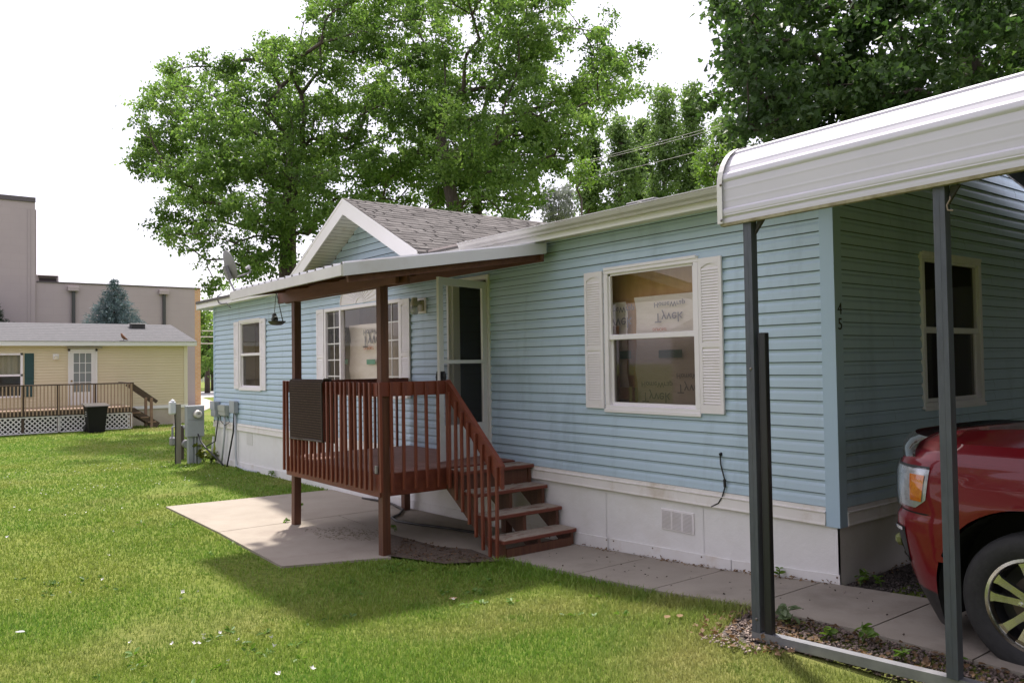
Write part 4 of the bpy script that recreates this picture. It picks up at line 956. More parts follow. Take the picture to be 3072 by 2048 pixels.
# bonnet
hb = MB(); top = outline(1.225); sel = [p for p in top if p[0] < 2.62]; n = len(sel); NS = 16; V_ = []
for i in range(-NS, NS+1):
    t = i/NS
    for (x, y) in sel:
        sx = 1-abs(t); rise = .070*(1-(abs(t))**3.0) * min(1, max(0, (x-.76)/.75))**.45
        crown = .018*math.exp(-((abs(t)-.60)/.10)**2) * min(1, max(0, (x-.85)/.5))
        V_.append((x + .0*sx, TYC-(-t)*y if True else 0, 1.225+rise+crown+.035*min(1, max(0, (x-.9)/1.6))*(1-abs(t)**3)))
hb.add(V_, [(i*n+j, i*n+j+1, (i+1)*n+j+1, (i+1)*n+j) for i in range(2*NS) for j in range(n-1)]); hb.build('bonnet', redp, tk, smooth='all')
dfm = glass_mat('smoked_deflector', (.22, .24, .25), 2.2, .05, 1.6, .06)
df = MB(); V_ = []; cur = [p for p in outline(1.16) if p[0] < 1.02]
for (x, y) in cur:
    for dx, z in ((-.012, 1.085), (-.042, 1.13), (-.040, 1.19), (-.008, 1.245), (.040, 1.275)): V_.append((x+dx-.0*(y), TYC-y*1.002, z - .02*max(0, (y-.62))/.3))
n = 5
m_ = len(cur); df.add(V_, [(j*n+i, j*n+i+1, (j+1)*n+i+1, (j+1)*n+i) for j in range(m_-1) for i in range(n-1)])
df.add([(x, 2*TYC-y, z) for x, y, z in V_], [(j*n+i, (j+1)*n+i, (j+1)*n+i+1, j*n+i+1) for j in range(m_-1) for i in range(n-1)])
df.build('bug_deflector', dfm, tk, smooth='all')
# lamps, grille: patches of the nose surface
def patch(name, m, z0, z1, x0, x1, off, parent=tk, sides=(-1, 1), ymin=.3, label=None, shape=None, nz=14, thick=0):
    """a piece of the front skin between two heights, from x0 to x1 measured along the flank"""
    mb = MB(); zz = np.linspace(z0, z1, nz)
    for sd in sides:
        V_ = []; ok = []
        for z in zz:
            o = outline(z); dense = []
            for a, c_ in zip(o[:-1], o[1:]): dense += [(a[0]+(c_[0]-a[0])*k/6, a[1]+(c_[1]-a[1])*k/6) for k in range(6)]
            dd = [p for p in dense if p[1] > ymin and p[0] < 1.6]
            xs_ = np.array([p[0] for p in dd]); ys_ = np.array([p[1] for p in dd])
            a0, a1 = (x0(z) if callable(x0) else x0), (x1(z) if callable(x1) else x1)
            for k in range(15):
                x = a0+(a1-a0)*k/14; x = max(x, xs_[0]); y = np.interp(x, xs_, ys_)
                t = min(1, max(0, (x-.72)/.35)); nx, ny_ = -(1-t), t; L = math.hypot(nx, ny_)
                V_.append((x+nx/L*off, TYC+sd*(y+ny_/L*off), z))
        mb.add(V_, [(i*15+k, i*15+k+1, (i+1)*15+k+1, (i+1)*15+k) for i in range(nz-1) for k in range(14)])
    return mb.build(name, m, parent, smooth='all', label=label)
hl = MB()
lens = glass_mat('lamp_lens', (.95, .96, .97), 1.0, .02, 1.5, .01)
for sd in (-1, 1):
    o = patch('headlight', pm('lamp_silver', (.72, .74, .77), .25, (.45, .47, .50), 9, .4, .6, metal=.6), .832, 1.075, .775, lambda z: 1.055+.035*(z-.83)/.25 if z > .88 else .985+.07*(z-.83)/.05, .004, sides=(sd,))
    patch('turn_lamp', pm('amber_lens', (.75, .20, .012), .2, (.60, .13, .008), 30, .4, .6, coat=.6), .875, 1.035, .955, lambda z: 1.035+.025*(z-.87)/.17, .009, parent=o, sides=(sd,))
    patch('lens_cover', lens, .828, 1.08, .77, lambda z: 1.06+.035*(z-.83)/.25 if z > .88 else .99+.07*(z-.83)/.05, .020, parent=o, sides=(sd,))
    patch('lamp_bezel', blackp, 1.072, 1.088, .77, 1.09, .008, parent=o, sides=(sd,), nz=4)
    f_ = patch('fog_lamp', blackp, .47, .70, .755, .90, .005, sides=(sd,)); patch('fog_bezel', chrome, .475, .505, .765, .90, .014, parent=f_, sides=(sd,), nz=4); patch('fog_bezel', chrome, .48, .69, .770, .800, .014, parent=f_, sides=(sd,)); patch('fog_bezel', chrome, .675, .695, .765, .89, .014, parent=f_, sides=(sd,), nz=4)
patch('grille', blackp, .80, 1.07, .60, .755, .004, ymin=0); patch('grille_surround', chrome, .775, .80, .60, .80, .012, ymin=0, nz=4); patch('grille_surround', chrome, 1.07, 1.092, .60, .79, .012, ymin=0, nz=4); patch('grille_surround', chrome, .79, 1.08, .745, .772, .014, ymin=.2)
patch('lower_intake', blackp, .40, .62, .60, .79, .004, ymin=0)
b = MB(); b.bbox(TX0+.0, TX0+.16, TYC-.62, TYC-.50, .52, .60, .03); b.bbox(TX0, TX0+.16, TYC+.50, TYC+.62, .52, .60, .03); b.build('tow_hook', pm('olive_plastic', (.15, .17, .05), .5), tk)
for sd in (-1, 1):
    patch('panel_gap', pm('panel_gap', (.004, .003, .003), .8), .796, .806, .80, 1.16, .003, sides=(sd,), nz=3)
    patch('panel_gap', pm('panel_gap', (.004, .003, .003), .8), .50, .80, 1.155, 1.162, .003, sides=(sd,))
# wheels
def wheel(x, y, sd):
    t = bpy.data.objects.new('wheel', None); C.objects.link(t); t.parent = tk; t.location = (x-tk.location.x, y-tk.location.y, WZ-tk.location.z)
    prof = [(.255, -.10), (.275, -.118), (.34, -.125), (.375, -.112), (.390, -.088), (.394, -.06), (.388, -.052), (.388, -.045), (.395, -.04), (.395, -.008), (.388, -.004), (.388, .004), (.395, .008), (.395, .04), (.388, .045), (.388, .052), (.394, .06), (.390, .088), (.375, .112), (.34, .125), (.275, .118), (.255, .10)]
    b = MB(); b.lathe(prof, (x, y, WZ), 'y', 56)
    b.build('tyre', rubber, t, smooth=True)
    fy = y+sd*.10
    b = MB(); b.lathe([(.262, sd*.0), (.262, sd*.012), (.245, sd*.016), (.236, sd*.004), (.232, -sd*.03)], (x, fy, WZ), 'y', 56); b.build('rim', satin, t, smooth=True)
    b = MB(); b.lathe([(.235, -sd*.02), (.225, -sd*.12), (.10, -sd*.13), (0, -sd*.13)], (x, fy, WZ), 'y', 40); b.build('rim_barrel', darkal, t, smooth=True)
    b = MB(); b.lathe([(.16, -sd*.10), (.16, -sd*.09), (0, -sd*.09)], (x, fy, WZ), 'y', 32); b.build('brake_disc', pm('brake_iron', (.16, .13, .11), .5, metal=.6), t)
    s1, s2 = MB(), MB()
    for k in range(5):
        a = 2*PI*k/5 + .33
        for da in (-.235, .235):
            c1 = a+da; u_, v_ = (math.cos(c1), math.sin(c1)), (-math.sin(c1), math.cos(c1))
            A_ = [(.045, -.020), (.045, .020), (.15, .018), (.215, .022), (.240, .032), (.240, -.032), (.215, -.022), (.15, -.018)]
            out_ = [(x+r*u_[0]+t_*v_[0], fy+sd*(.004 if r > .2 else -.006 if r > .1 else -.012), WZ+r*u_[1]+t_*v_[1]) for r, t_ in A_]
            inn_ = [(p[0], p[1]-sd*.035, p[2]) for p in out_]
            s1.add(out_, [tuple(range(8))]); s2.add([(p[0], p[1]-sd*.0008, p[2]) for p in out_]+inn_, [(i, (i+1) % 8, (i+1) % 8+8, i+8) for i in range(8)])
    s1.build('spoke_face', satin, t); s2.build('spoke_side', darkal, t)
    b = MB(); b.lathe([(.062, -sd*.02), (.060, sd*.002), (.04, sd*.008), (0, sd*.009)], (x, fy, WZ), 'y', 24); b.build('hub_cap', darkal, t, smooth=True)
    b = MB()
    for k in range(6): a = 2*PI*k/6; b.lathe([(.010, -sd*.02), (.010, sd*.004), (0, sd*.005)], (x+.085*math.cos(a), fy, WZ+.085*math.sin(a)), 'y', 8)
    b.build('wheel_nut', chrome, t)
for wx in (WXC, WXC+3.26):
    for sd in (-1, 1): wheel(wx, TYC+sd*.80, sd)
# cab and bed (mostly beyond the frame)
cabm = MB(); prof = [(2.45, 1.22), (2.62, 1.26), (3.35, 1.72), (3.7, 1.78), (4.5, 1.76), (4.75, 1.70), (4.9, 1.20)]
def cw(z): return np.interp(z, [1.15, 1.24, 1.8], [.90, .86, .66])
pl = [(x, TYC-cw(z), z) for x, z in prof]; pr_ = [(x, TYC+cw(z), z) for x, z in prof]; n = len(prof)
cabm.add(pl+pr_, [(i, i+1, i+1+n, i+n) for i in range(n-1)]+[tuple(range(n)), tuple(range(n, 2*n))]); cabm.build('cab', redp, tk)
wgl = pm('dark_glass', (.01, .012, .014), .05)
b = MB(); b.add([(2.68, TYC-.80, 1.285), (2.68, TYC+.80, 1.285), (3.28, TYC+.66, 1.685), (3.28, TYC-.66, 1.685)], [(0,1,2,3)]); b.v = [(x-.012, y, z+.012) for x, y, z in b.v]; b.build('windscreen', wgl, tk)
for sd in (-1, 1):
    b = MB(); b.add([(2.95, TYC+sd*.868, 1.27), (3.80, TYC+sd*.868, 1.27), (3.80, TYC+sd*.70, 1.70), (3.42, TYC+sd*.70, 1.70)], [(0,1,2,3)]); b.add([(3.88, TYC+sd*.868, 1.27), (4.72, TYC+sd*.868, 1.27), (4.6, TYC+sd*.70, 1.68), (3.88, TYC+sd*.70, 1.70)], [(0,1,2,3)]); b.build('side_window', wgl, tk)
    b = MB(); b.bbox(2.95, 3.10, TYC+sd*.92, TYC+sd*1.10, 1.25, 1.42, .03); b.build('wing_mirror', blackp, tk)
b = MB(); b.add([(2.6, TYC-.83, 1.224), (XE, TYC-.83, 1.224), (XE, TYC+.83, 1.224), (2.6, TYC+.83, 1.224)], [(0,1,2,3)]); b.box(XE-.02, XE, TYC-.9, TYC+.9, .4, 1.18); b.build('truck_bed', redp, tk)
# ------------------------------------------------------------------ neighbouring mobile home
NX = -30.1
npl = lambda a, d, z: (NX+d, a, z)
cream = pm('cream_siding', (.64, .55, .37), .5, (.68, .59, .41), .8, .3, .7)
nh = thing('cream_house', 'cream mobile home with a grey shingle roof across the lawn', 'house', (NX, 0, gz(NX)))
NYR = 3.83; NW = (-3.35, -1.80, .78, 2.345); ND = (-.37, .60, .43, 2.49)
b = MB(); siding(b, lambda z: (-14, NYR-.10), .27, 2.60, 2.55, [(NW[0]+.03, NW[1]-.03, NW[2]+.03, NW[3]-.03), (ND[0]+.03, ND[1]-.03, ND[2], ND[3]-.03)], npl); b.build('wall', cream, nh)
b = MB(); b.prism([(NX-7.2, .27), (NX, .27), (NX, 2.6), (NX-3.6, 3.5), (NX-7.2, 2.6)], 'y', NYR-.02, NYR); b.build('end_wall', cream, nh)
b = MB(); b.bbox(NX-.02, NX+.03, NYR-.12, NYR+.02, .20, 2.60); b.build('corner_trim', pm('cream_trim', (.70, .64, .50), .5), nh)
b = MB(); b.bbox(NX-.02, NX+.05, -14, NYR+.02, .18, .30); b.build('bottom_band', white_trim, nh)
b = MB(); b.box(NX-7, NX, -14, NYR, -.9, .18); b.build('skirting', pm('tan_skirting', (.50, .45, .36), .8, (.42, .36, .27), 2, .35, .7), nh)
b = MB(); b.bbox(NX+.02, NX+.32, -14, NYR+.30, 2.60, 2.765, .004); b.build('fascia', pm('fascia_white', (.72, .73, .72), .5), nh)
nshing = pm('grey_shingles', (.108, .110, .112), .95, (.142, .143, .146), 9, .3, .7, .5, 60, mapping=(3, .5, 3), stain=(.17, .16, .165), stain_scale=6, spec=.1)
b = MB(); e0, e1 = NX+.35, NX-3.4
b.add([(e0, -14, 2.765), (e0, NYR+.32, 2.765), (e1, NYR+.32, 3.60), (e1, -14, 3.60), (NX-7.3, -14, 2.7), (NX-7.3, NYR+.32, 2.7)], [(0,1,2,3), (3,2,5,4)])
for k in range(11):
    t0 = k/11; x = e0+(e1-e0)*t0; z = 2.765+.835*t0; x1 = e0+(e1-e0)*(t0+.09); z1 = 2.765+.835*(t0+.09)
    b.add([(x, -14, z+.008), (x, NYR+.31, z+.008), (x1, NYR+.31, z1+.004), (x1, -14, z1+.004), (x, -14, z), (x, NYR+.31, z)], [(0,1,2,3), (0,4,5,1)])
nroof = b.build('roof', nshing, nh)
b = MB(); b.bbox(NX-2.75, NX-2.35, 2.33, 2.85, 3.36, 3.56, .01); b.build('roof_vent', pm('black_vent', (.03, .03, .03), .6), nroof)
b = MB(); b.bbox(NX-2.78, NX-2.32, 2.28, 2.90, 3.561, 3.585, .01); b.build('vent_cap', pm('vent_cap_grey', (.45, .45, .45), .5), nroof)
b = MB(); a0, a1, z0, z1 = NW
for q in ((a0, a1, z0, z0+.06), (a0, a1, z1-.07, z1), (a0, a0+.06, z0, z1), (a1-.07, a1, z0, z1), (a0, a1, 1.53, 1.60)): bx(b, npl, q[0], q[1], -.03, .04, q[2], q[3])
nw = b.build('window', wf, nh)
b = MB(); b.add([npl(a0, .0, z0), npl(a1, .0, z0), npl(a1, .0, z1), npl(a0, .0, z1)], [(0,1,2,3)]); b.build('pane', glass_mat('neighbour_glass', (.80, .80, .78), .9, .02, 1.45, .04), nw)
b = MB(); b.add([npl(a0+(a1-a0)*i/30, -.10-.03*math.sin(i*1.6), z) for z in (1.55, z1) for i in range(31)], [(i, i+1, i+32, i+31) for i in range(30)]); b.build('curtain', pm('olive_curtain', (.42, .40, .27), .8), nw)
b = MB(); b.box(NX-.9, NX-.85, -3.6, -1.5, .6, 2.5); b.build('interior_wall', pm('nb_interior', (.10, .09, .07), .9), nw)
b = MB(); bx(b, npl, -1.745, -1.455, .014, .045, .79, 2.335, .005)
for k in range(52):
    z = .85+k*.028
    if abs(z-1.45) > .04: b.add([npl(-1.71, .0455, z), npl(-1.49, .0455, z), npl(-1.49, .052, z-.018), npl(-1.71, .052, z-.018)], [(0,1,2,3)])
b.build('shutter', pm('green_shutter', (.012, .055, .050), .5), nh)
b = MB(); a0, a1, z0, z1 = ND
for q in ((a0, a0+.07, z0, z1), (a1-.07, a1, z0, z1), (a0, a1, z1-.08, z1)): bx(b, npl, *q[:2], -.05, .05, *q[2:])
nd = b.build('door', dm, nh)
b = MB()
ga = (-.185, .40, .91, 2.33)
for q in ((a0+.07, ga[0], z0, z1-.08), (ga[1], a1-.07, z0, z1-.08), (ga[0], ga[1], ga[3], z1-.08), (ga[0], ga[1], z0, ga[2])): bx(b, npl, *q[:2], -.03, .02, *q[2:])
for k in (1, 2): y = ga[0]+(ga[1]-ga[0])*k/3; bx(b, npl, y-.012, y+.012, -.01, .012, ga[2], ga[3])
for k in (1, 2, 3): z = ga[2]+(ga[3]-ga[2])*k/4; bx(b, npl, ga[0], ga[1], -.0101, .0119, z-.012, z+.012)
b.build('door_leaf', dm, nd)
b = MB(); b.add([npl(ga[0], -.012, ga[2]), npl(ga[1], -.012, ga[2]), npl(ga[1], -.012, ga[3]), npl(ga[0], -.012, ga[3])], [(0,1,2,3)]); b.build('pane', pm('frosted_pane', (.22, .24, .23), .15), nd)
b = MB(); b.lathe([(.03, 0), (.035, .04), (0, .06)], (NX+.02, a0+.11, 1.32), 'x', 10); b.build('handle', pm('brass', (.30, .22, .10), .35, metal=.9), nd)
b = MB(); b.bbox(NX+.01, NX+.14, -.40, .75, 2.50, 2.57); b.build('door_hood', pm('hood_tan', (.36, .33, .27), .6), nh)
nl = thing('wall_lantern', 'small white lamp on the cream wall left of the gridded door', 'wall lamp', (NX+.03, -.77, 2.2))
b = MB(); b.bbox(NX+.012, NX+.035, -.86, -.67, 2.12, 2.31); b.build('base_plate', white_trim, nl)
b = MB(); b.lathe([(.06, .0), (.06, .10), (.03, .14), (0, .14)], (NX+.10, -.765, 2.11), 'z', 12); b.build('lamp_glass', pm('lamp_milk', (.70, .66, .52), .4), nl)
bird = thing('robin', 'small brown bird standing on the grey roof edge of the cream house', 'bird', (NX+.22, 1.46, 2.80))
b = MB(); by = 1.46; b.tube([(NX+.2, by+.16, 2.83), (NX+.2, by+.06, 2.88), (NX+.2, by, 2.93), (NX+.2, by-.045, 2.99), (NX+.2, by-.06, 3.05), (NX+.2, by-.075, 3.075)], [.012, .045, .060, .045, .034, .008], 10); b.tube([(NX+.2, by-.075, 3.05), (NX+.2, by-.115, 3.045)], [.012, .002], 6); b.build('body', pm('brown_feathers', (.14, .07, .04), .8, (.22, .09, .04), 20), bird, smooth='all')
b = MB()
for s in (-.02, .02): b.tube([(NX+.2+s, by+.01, 2.90), (NX+.2+s, by, 2.785)], .005, 5)
b.build('leg', pm('bird_leg', (.08, .06, .05), .7), bird)
# its deck
ndk = thing('neighbour_deck', 'weathered brown deck with a spindle railing and white lattice skirt', 'deck', (-29.1, -3, gz(-29)))
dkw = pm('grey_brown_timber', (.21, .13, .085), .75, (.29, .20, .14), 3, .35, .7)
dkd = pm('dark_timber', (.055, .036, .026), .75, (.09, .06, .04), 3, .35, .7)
dkl = pm('pale_spindle', (.40, .29, .20), .7, (.33, .23, .155), 4, .35, .7)
FX, DY1, DY0 = -28.2, 1.40, -9.0
b = MB(); b.bbox(NX+.02, FX-.02, DY0, DY1, .34, .385); b.build('deck_floor', pm('pale_boards', (.42, .31, .23), .7, (.36, .26, .19), 5, .3, .7), ndk)  # floor in a paler brown than the other deck timber
b = MB(); b.bbox(FX-.04, FX, DY0, DY1, .17, .34); b.bbox(NX, FX-.04, DY1-.04, DY1, .17, .34); b.build('rim_joist', dkd, ndk)
b = MB(); b.bbox(FX-.10, FX+.04, DY0, DY1+.03, 1.20, 1.245); b.build('top_rail', dkd, ndk)
b = MB(); b.bbox(NX+.1, FX-.10, DY1-.10, DY1+.03, 1.20, 1.245); b.build('top_rail', dkd, ndk)
for y in (-8.0, -6.9, -5.6, -4.3, -3.1, -2.02, -.96, .165, 1.36):
    b = MB(); b.bbox(FX-.10, FX-.012, y-.045, y+.045, -.40, 1.20); b.build('post', dkd if y < 1 else dkw, ndk)
pr = MB(); pr.bbox(-.019, .019, -.019, .019, 0, 1); po = pr.build('spindle', dkl); pm_ = po.data; bpy.data.objects.remove(po)
y = DY1-.06
while y > -7.5:
    o = bpy.data.objects.new('spindle', pm_); C.objects.link(o); o.parent = ndk; o.location = (FX+.022-ndk.location.x, y-ndk.location.y, .20-ndk.location.z); o.scale = (1, 1, 1.0); y -= .1095
b = MB(); st = .085
def clipseg(y0, y1, z0, z1, c, sgn, b):
    """one diagonal lath y = c + sgn*z clipped to the panel"""
    P = [(c+sgn*z, z) for z in (z0, z1)]; (ya, za), (yb, zb) = P
    lo, hi = 0.0, 1.0; d = yb-ya
    for lim, s in ((y0, 1), (y1, -1)):
        t = (lim-ya)/d
        if (d*s) > 0: lo = max(lo, t)
        else: hi = min(hi, t)
    if hi-lo > .02: b.beam((FX-.02-.01*(sgn > 0), ya+d*lo, za+(zb-za)*lo), (FX-.02-.01*(sgn > 0), ya+d*hi, za+(zb-za)*hi), .008, .040, up=(1, 0, 0)) if False else b.add(
        [(FX-.02-.01*(sgn > 0), ya+d*t+sg*.026, za+(zb-za)*t) for t, sg in ((lo, -1), (lo, 1), (hi, 1), (hi, -1))], [(0,1,2,3)])
for (p0, p1) in ((-9, -3.1), (-3.1, -.95), (-.94, DY1-.02)):
    for k in range(int((p1-p0)/.155)+10):
        for sgn in (1, -1): clipseg(p0, p1, -.38, .16, p0-.6+k*.155+(.5 if sgn < 0 else 0), sgn, b)
    for q in ((p0, p1, .13, .165), (p0, p1, -.40, -.365), (p0, p0+.035, -.40, .165), (p1-.035, p1, -.40, .165)): b.box(FX-.018, FX-.005, *q)
b.build('lattice', pm('white_lattice', (.72, .70, .70), .6), ndk)
b = MB(); b.box(FX-1.0, FX-.9, DY0, DY1, -.42, .17); b.build('crawl_space', pm('crawl_black', (.010, .009, .008), .9), ndk)
for x in (-28.35, -29.15):
    b = MB(); b.beam((x, DY1, 1.16), (x, DY1+.86, .50), .04, .12); b.build('stair_rail', dkd, ndk)
    b = MB(); b.bbox(x-.045, x+.045, DY1+.62, DY1+.71, -.42, .66); b.build('post', dkw, ndk)
    b = MB(); b.beam((x, DY1, .25), (x, DY1+.9, -.36), .04, .22); b.build('stringer', dkd, ndk)
for k, (y, z) in enumerate(((DY1+.15, .16), (DY1+.42, -.02), (DY1+.68, -.20))):
    b = MB(); b.bbox(-29.2, -28.3, y-.14, y+.14, z-.04, z); b.build('tread', dkw, ndk)
bn_ = thing('wheelie_bin', 'black wheeled rubbish bin with a grey lid in front of the lattice deck', 'rubbish bin', (-27.2, .04, gz(-27)))
b = MB(); g = gz(-27.2)
P = []
for z, hw, hd in ((g+.02, .235, .25), (g+.85, .315, .33), (g+.93, .335, .35)):
    P += [(-27.45+sx*hd, .045+sy*hw, z) for sx, sy in ((-1,-1),(1,-1),(1,1),(-1,1))]
b.add(P, [(0,1,2,3)]+[(i+4*k, (i+1) % 4+4*k, (i+1) % 4+4*k+4, i+4*k+4) for k in (0, 1) for i in range(4)]); b.build('bin_body', pm('bin_black', (.007, .007, .008), .6, spec=.25), bn_)
b = MB(); b.add([(-27.83, -.32, g+1.0), (-27.07, -.34, g+.93), (-27.07, .43, g+.93), (-27.83, .41, g+1.0), (-27.83, -.32, g+.96), (-27.05, -.34, g+.90), (-27.05, .43, g+.90), (-27.83, .41, g+.96)], [(0,1,2,3), (0,4,5,1), (1,5,6,2), (2,6,7,3), (3,7,4,0)]); b.build('lid', pm('bin_lid', (.10, .095, .09), .3), bn_)
for y in (-.24, .33):
    b = MB(); b.lathe([(0, -.03), (.12, -.03), (.12, .03), (0, .03)], (-27.74, y, g+.12), 'y', 16); b.build('wheel', blackp, bn_)
b = MB()
for k in range(3): b.box(-27.14+.02*k, -27.128+.02*k, -.335, -.30, g+.72-k*.07, g+.745-k*.07)
b.build('lid_latch', pm('latch_white', (.55, .55, .55), .5), bn_)

# ------------------------------------------------------------------ big grey building behind
BX = -46.6
bw = thing('grey_building', 'large windowless grey-mauve block building with a taller tower at its left', 'building', (BX, 4, gz(BX)))
def block_mat():
    m, nt, b = nodes_of('painted_block'); tc = nt.nodes.new('ShaderNodeTexCoord'); mp = nt.nodes.new('ShaderNodeMapping'); mp.inputs['Rotation'].default_value = (PI/2, 0, PI/2)
    br = nt.nodes.new('ShaderNodeTexBrick'); br.inputs['Scale'].default_value = 1; br.inputs['Brick Width'].default_value = .8; br.inputs['Row Height'].default_value = .4; br.inputs['Mortar Size'].default_value = .008
    br.inputs['Color1'].default_value = (.385, .335, .325, 1); br.inputs['Color2'].default_value = (.395, .345, .335, 1); br.inputs['Mortar'].default_value = (.355, .31, .30, 1)
    sx = nt.nodes.new('ShaderNodeSeparateXYZ'); cx_ = nt.nodes.new('ShaderNodeCombineXYZ'); nt.links.new(tc.outputs['Object'], sx.inputs[0]); nt.links.new(sx.outputs[1], cx_.inputs[0]); nt.links.new(sx.outputs[2], cx_.inputs[1]); nt.links.new(cx_.outputs[0], br.inputs[0])
    c = mixrgb(nt, ramp(nt, noise(nt, .35, 4), .4, .7), br.outputs['Color'], (.36, .315, .31))
    nt.links.new(c, b.inputs['Base Color']); b.inputs['Roughness'].default_value = .85; return m
blk_m = block_mat(); cop = pm('dark_coping', (.085, .075, .075), .6)
b = MB(); b.box(BX-14, BX, .79, 9.03, -1, 6.44); b.build('wall', blk_m, bw)
def brick_mat():
    m, nt, b = nodes_of('tan_brick'); tc = nt.nodes.new('ShaderNodeTexCoord'); sx = nt.nodes.new('ShaderNodeSeparateXYZ'); cx_ = nt.nodes.new('ShaderNodeCombineXYZ')
    br = nt.nodes.new('ShaderNodeTexBrick'); br.inputs['Scale'].default_value = 1; br.inputs['Brick Width'].default_value = .30; br.inputs['Row Height'].default_value = .115; br.inputs['Mortar Size'].default_value = .012
    br.inputs['Color1'].default_value = (.60, .36, .17, 1); br.inputs['Color2'].default_value = (.50, .28, .14, 1); br.inputs['Mortar'].default_value = (.52, .42, .32, 1)
    nt.links.new(tc.outputs['Object'], sx.inputs[0]); ad = nt.nodes.new('ShaderNodeMath'); nt.links.new(sx.outputs[0], ad.inputs[0]); nt.links.new(sx.outputs[1], ad.inputs[1]); nt.links.new(ad.outputs[0], cx_.inputs[0]); nt.links.new(sx.outputs[2], cx_.inputs[1]); nt.links.new(cx_.outputs[0], br.inputs[0])
    nt.links.new(br.outputs['Color'], b.inputs['Base Color']); b.inputs['Roughness'].default_value = .85; return m
b = MB(); b.box(BX-14, BX+.003, 9.031, 9.36, -1, 6.44); b.build('brick_pier', brick_mat(), bw)
b = MB(); b.box(BX-14, BX+.06, .80, 9.38, 6.441, 6.50); b.build('coping', cop, bw)
b = MB(); b.box(BX-12, BX+.15, -18, .715, -1, 10.69); b.box(BX-12, BX+.02, .7151, .789, -1, 10.33); b.build('tower', blk_m, bw)
b = MB(); b.box(BX-12, BX+.22, -18, .73, 10.691, 10.94); b.build('tower_coping', cop, bw)
b = MB(); b.box(BX+.151, BX+.16, .34, .37, -1, 10.3); b.box(BX+.151, BX+.16, .50, .52, -1, 10.3); b.build('wall_joint', pm('joint', (.33, .29, .285), .8), bw)
for y in (2.50, 7.22):
    b = MB(); b.bbox(BX+.01, BX+.26, y-.24, y+.30, 6.02, 6.27, .01); o = b.build('scupper', pm('scupper_paint', (.37, .32, .31), .7), bw)
    b = MB(); b.bbox(BX+.02, BX+.16, y-.03, y+.13, -.5, 6.02, .01); b.build('downspout', pm('downspout_dark', (.050, .052, .050), .6), bw)
b = MB(); b.bbox(BX-2.2, BX-1.0, .9, 2.0, 6.5, 6.95, .02); u_ = b.build('rooftop_unit', pm('unit_grey', (.40, .36, .34), .7), bw)
b = MB(); b.box(BX-1.0, BX-.985, 1.05, 1.9, 6.6, 6.78); b.box(BX-1.0, BX-.80, 1.0, 1.92, 6.84, 6.88); b.build('unit_louvre', pm('unit_black', (.05, .04, .04), .8), u_)

# ------------------------------------------------------------------ trees
bark = pm('bark', (.060, .045, .036), .9, (.105, .085, .070), 6, .35, .7, 1.0, 25, mapping=(3, 3, .6))
MAPLE = np.array([(0, 0), (.30, .10), (.50, .42), (.26, .40), (.20, .70), (0, 1.0), (-.20, .70), (-.26, .40), (-.50, .42), (-.30, .10)])
RHOMB = np.array([(0, 0), (.34, .40), (.16, .72), (0, 1.0), (-.16, .72), (-.34, .40)])
def leaves_mesh(name, pts, size, mat, parent, shape, up=.35, droop=.25, axis=None):
    """one small folded leaf per point"""
    n = len(pts); k = len(shape)
    d = rng.normal(size=(n, 3)); d[:, 2] -= droop; 
    if axis is not None: d = d*.55 + axis
    d /= np.linalg.norm(d, axis=1, keepdims=True)
    nn = rng.normal(size=(n, 3)); nn[:, 2] = np.abs(nn[:, 2])+up
    s = np.cross(d, nn); s /= np.linalg.norm(s, axis=1, keepdims=True)+1e-9; nn = np.cross(s, d)
    sz = size*rng.uniform(.65, 1.25, n)[:, None]
    V_ = np.zeros((n, k, 3))
    for i, (a, b_) in enumerate(shape):
        V_[:, i] = pts + sz*(s*a + d*b_ + nn*(.35*abs(a) - .22*b_*b_))
    F1 = np.array([(0, i, i+1) for i in range(1, k-1)]); F_ = (np.arange(n)[:, None, None]*k + F1[None]).reshape(-1, 3)
    return fast_mesh(name, V_.reshape(-1, 3), F_, mat, parent)
def inside(poly, x, y):
    c = False; n = len(poly)
    for i in range(n):
        (x0, y0), (x1, y1) = poly[i], poly[i-1]
        if (y0 > y) != (y1 > y) and x < (x1-x0)*(y-y0)/(y1-y0)+x0: c = not c
    return c
def edge_dist(poly, x, y):
    best = 1e9
    for i in range(len(poly)):
        (x0, y0), (x1, y1) = poly[i-1], poly[i]; dx, dy = x1-x0, y1-y0; t = max(0, min(1, ((x-x0)*dx+(y-y0)*dy)/(dx*dx+dy*dy+1e-9)))
        best = min(best, math.hypot(x-x0-t*dx, y-y0-t*dy))
    return best
def fill(poly, n, rmin, rmax, gaps=(), seed=1, sep=.62):
    """spread clump centres over the crown's outline"""
    R_ = random.Random(seed); xs_ = [p[0] for p in poly]; ys_ = [p[1] for p in poly]; out = []; tries = 0
    while len(out) < n and tries < n*120:
        tries += 1; x, y, r = R_.uniform(min(xs_), max(xs_)), R_.uniform(min(ys_), max(ys_)), R_.uniform(rmin, rmax)
        if not inside(poly, x, y): continue
        e = edge_dist(poly, x, y)
        if e < rmin*.45: continue
        r = min(r, max(rmin*.6, e*1.05))
        if any(math.hypot(x-g[0], y-g[1]) < g[2]+r*.55 for g in gaps): continue
        if tries < n*60 and any(math.hypot(x-o[0], y-o[1]) < sep*min(r, o[2]) for o in out): continue
        out.append((x, y, r, R_.uniform(-1, 1)))
    return out
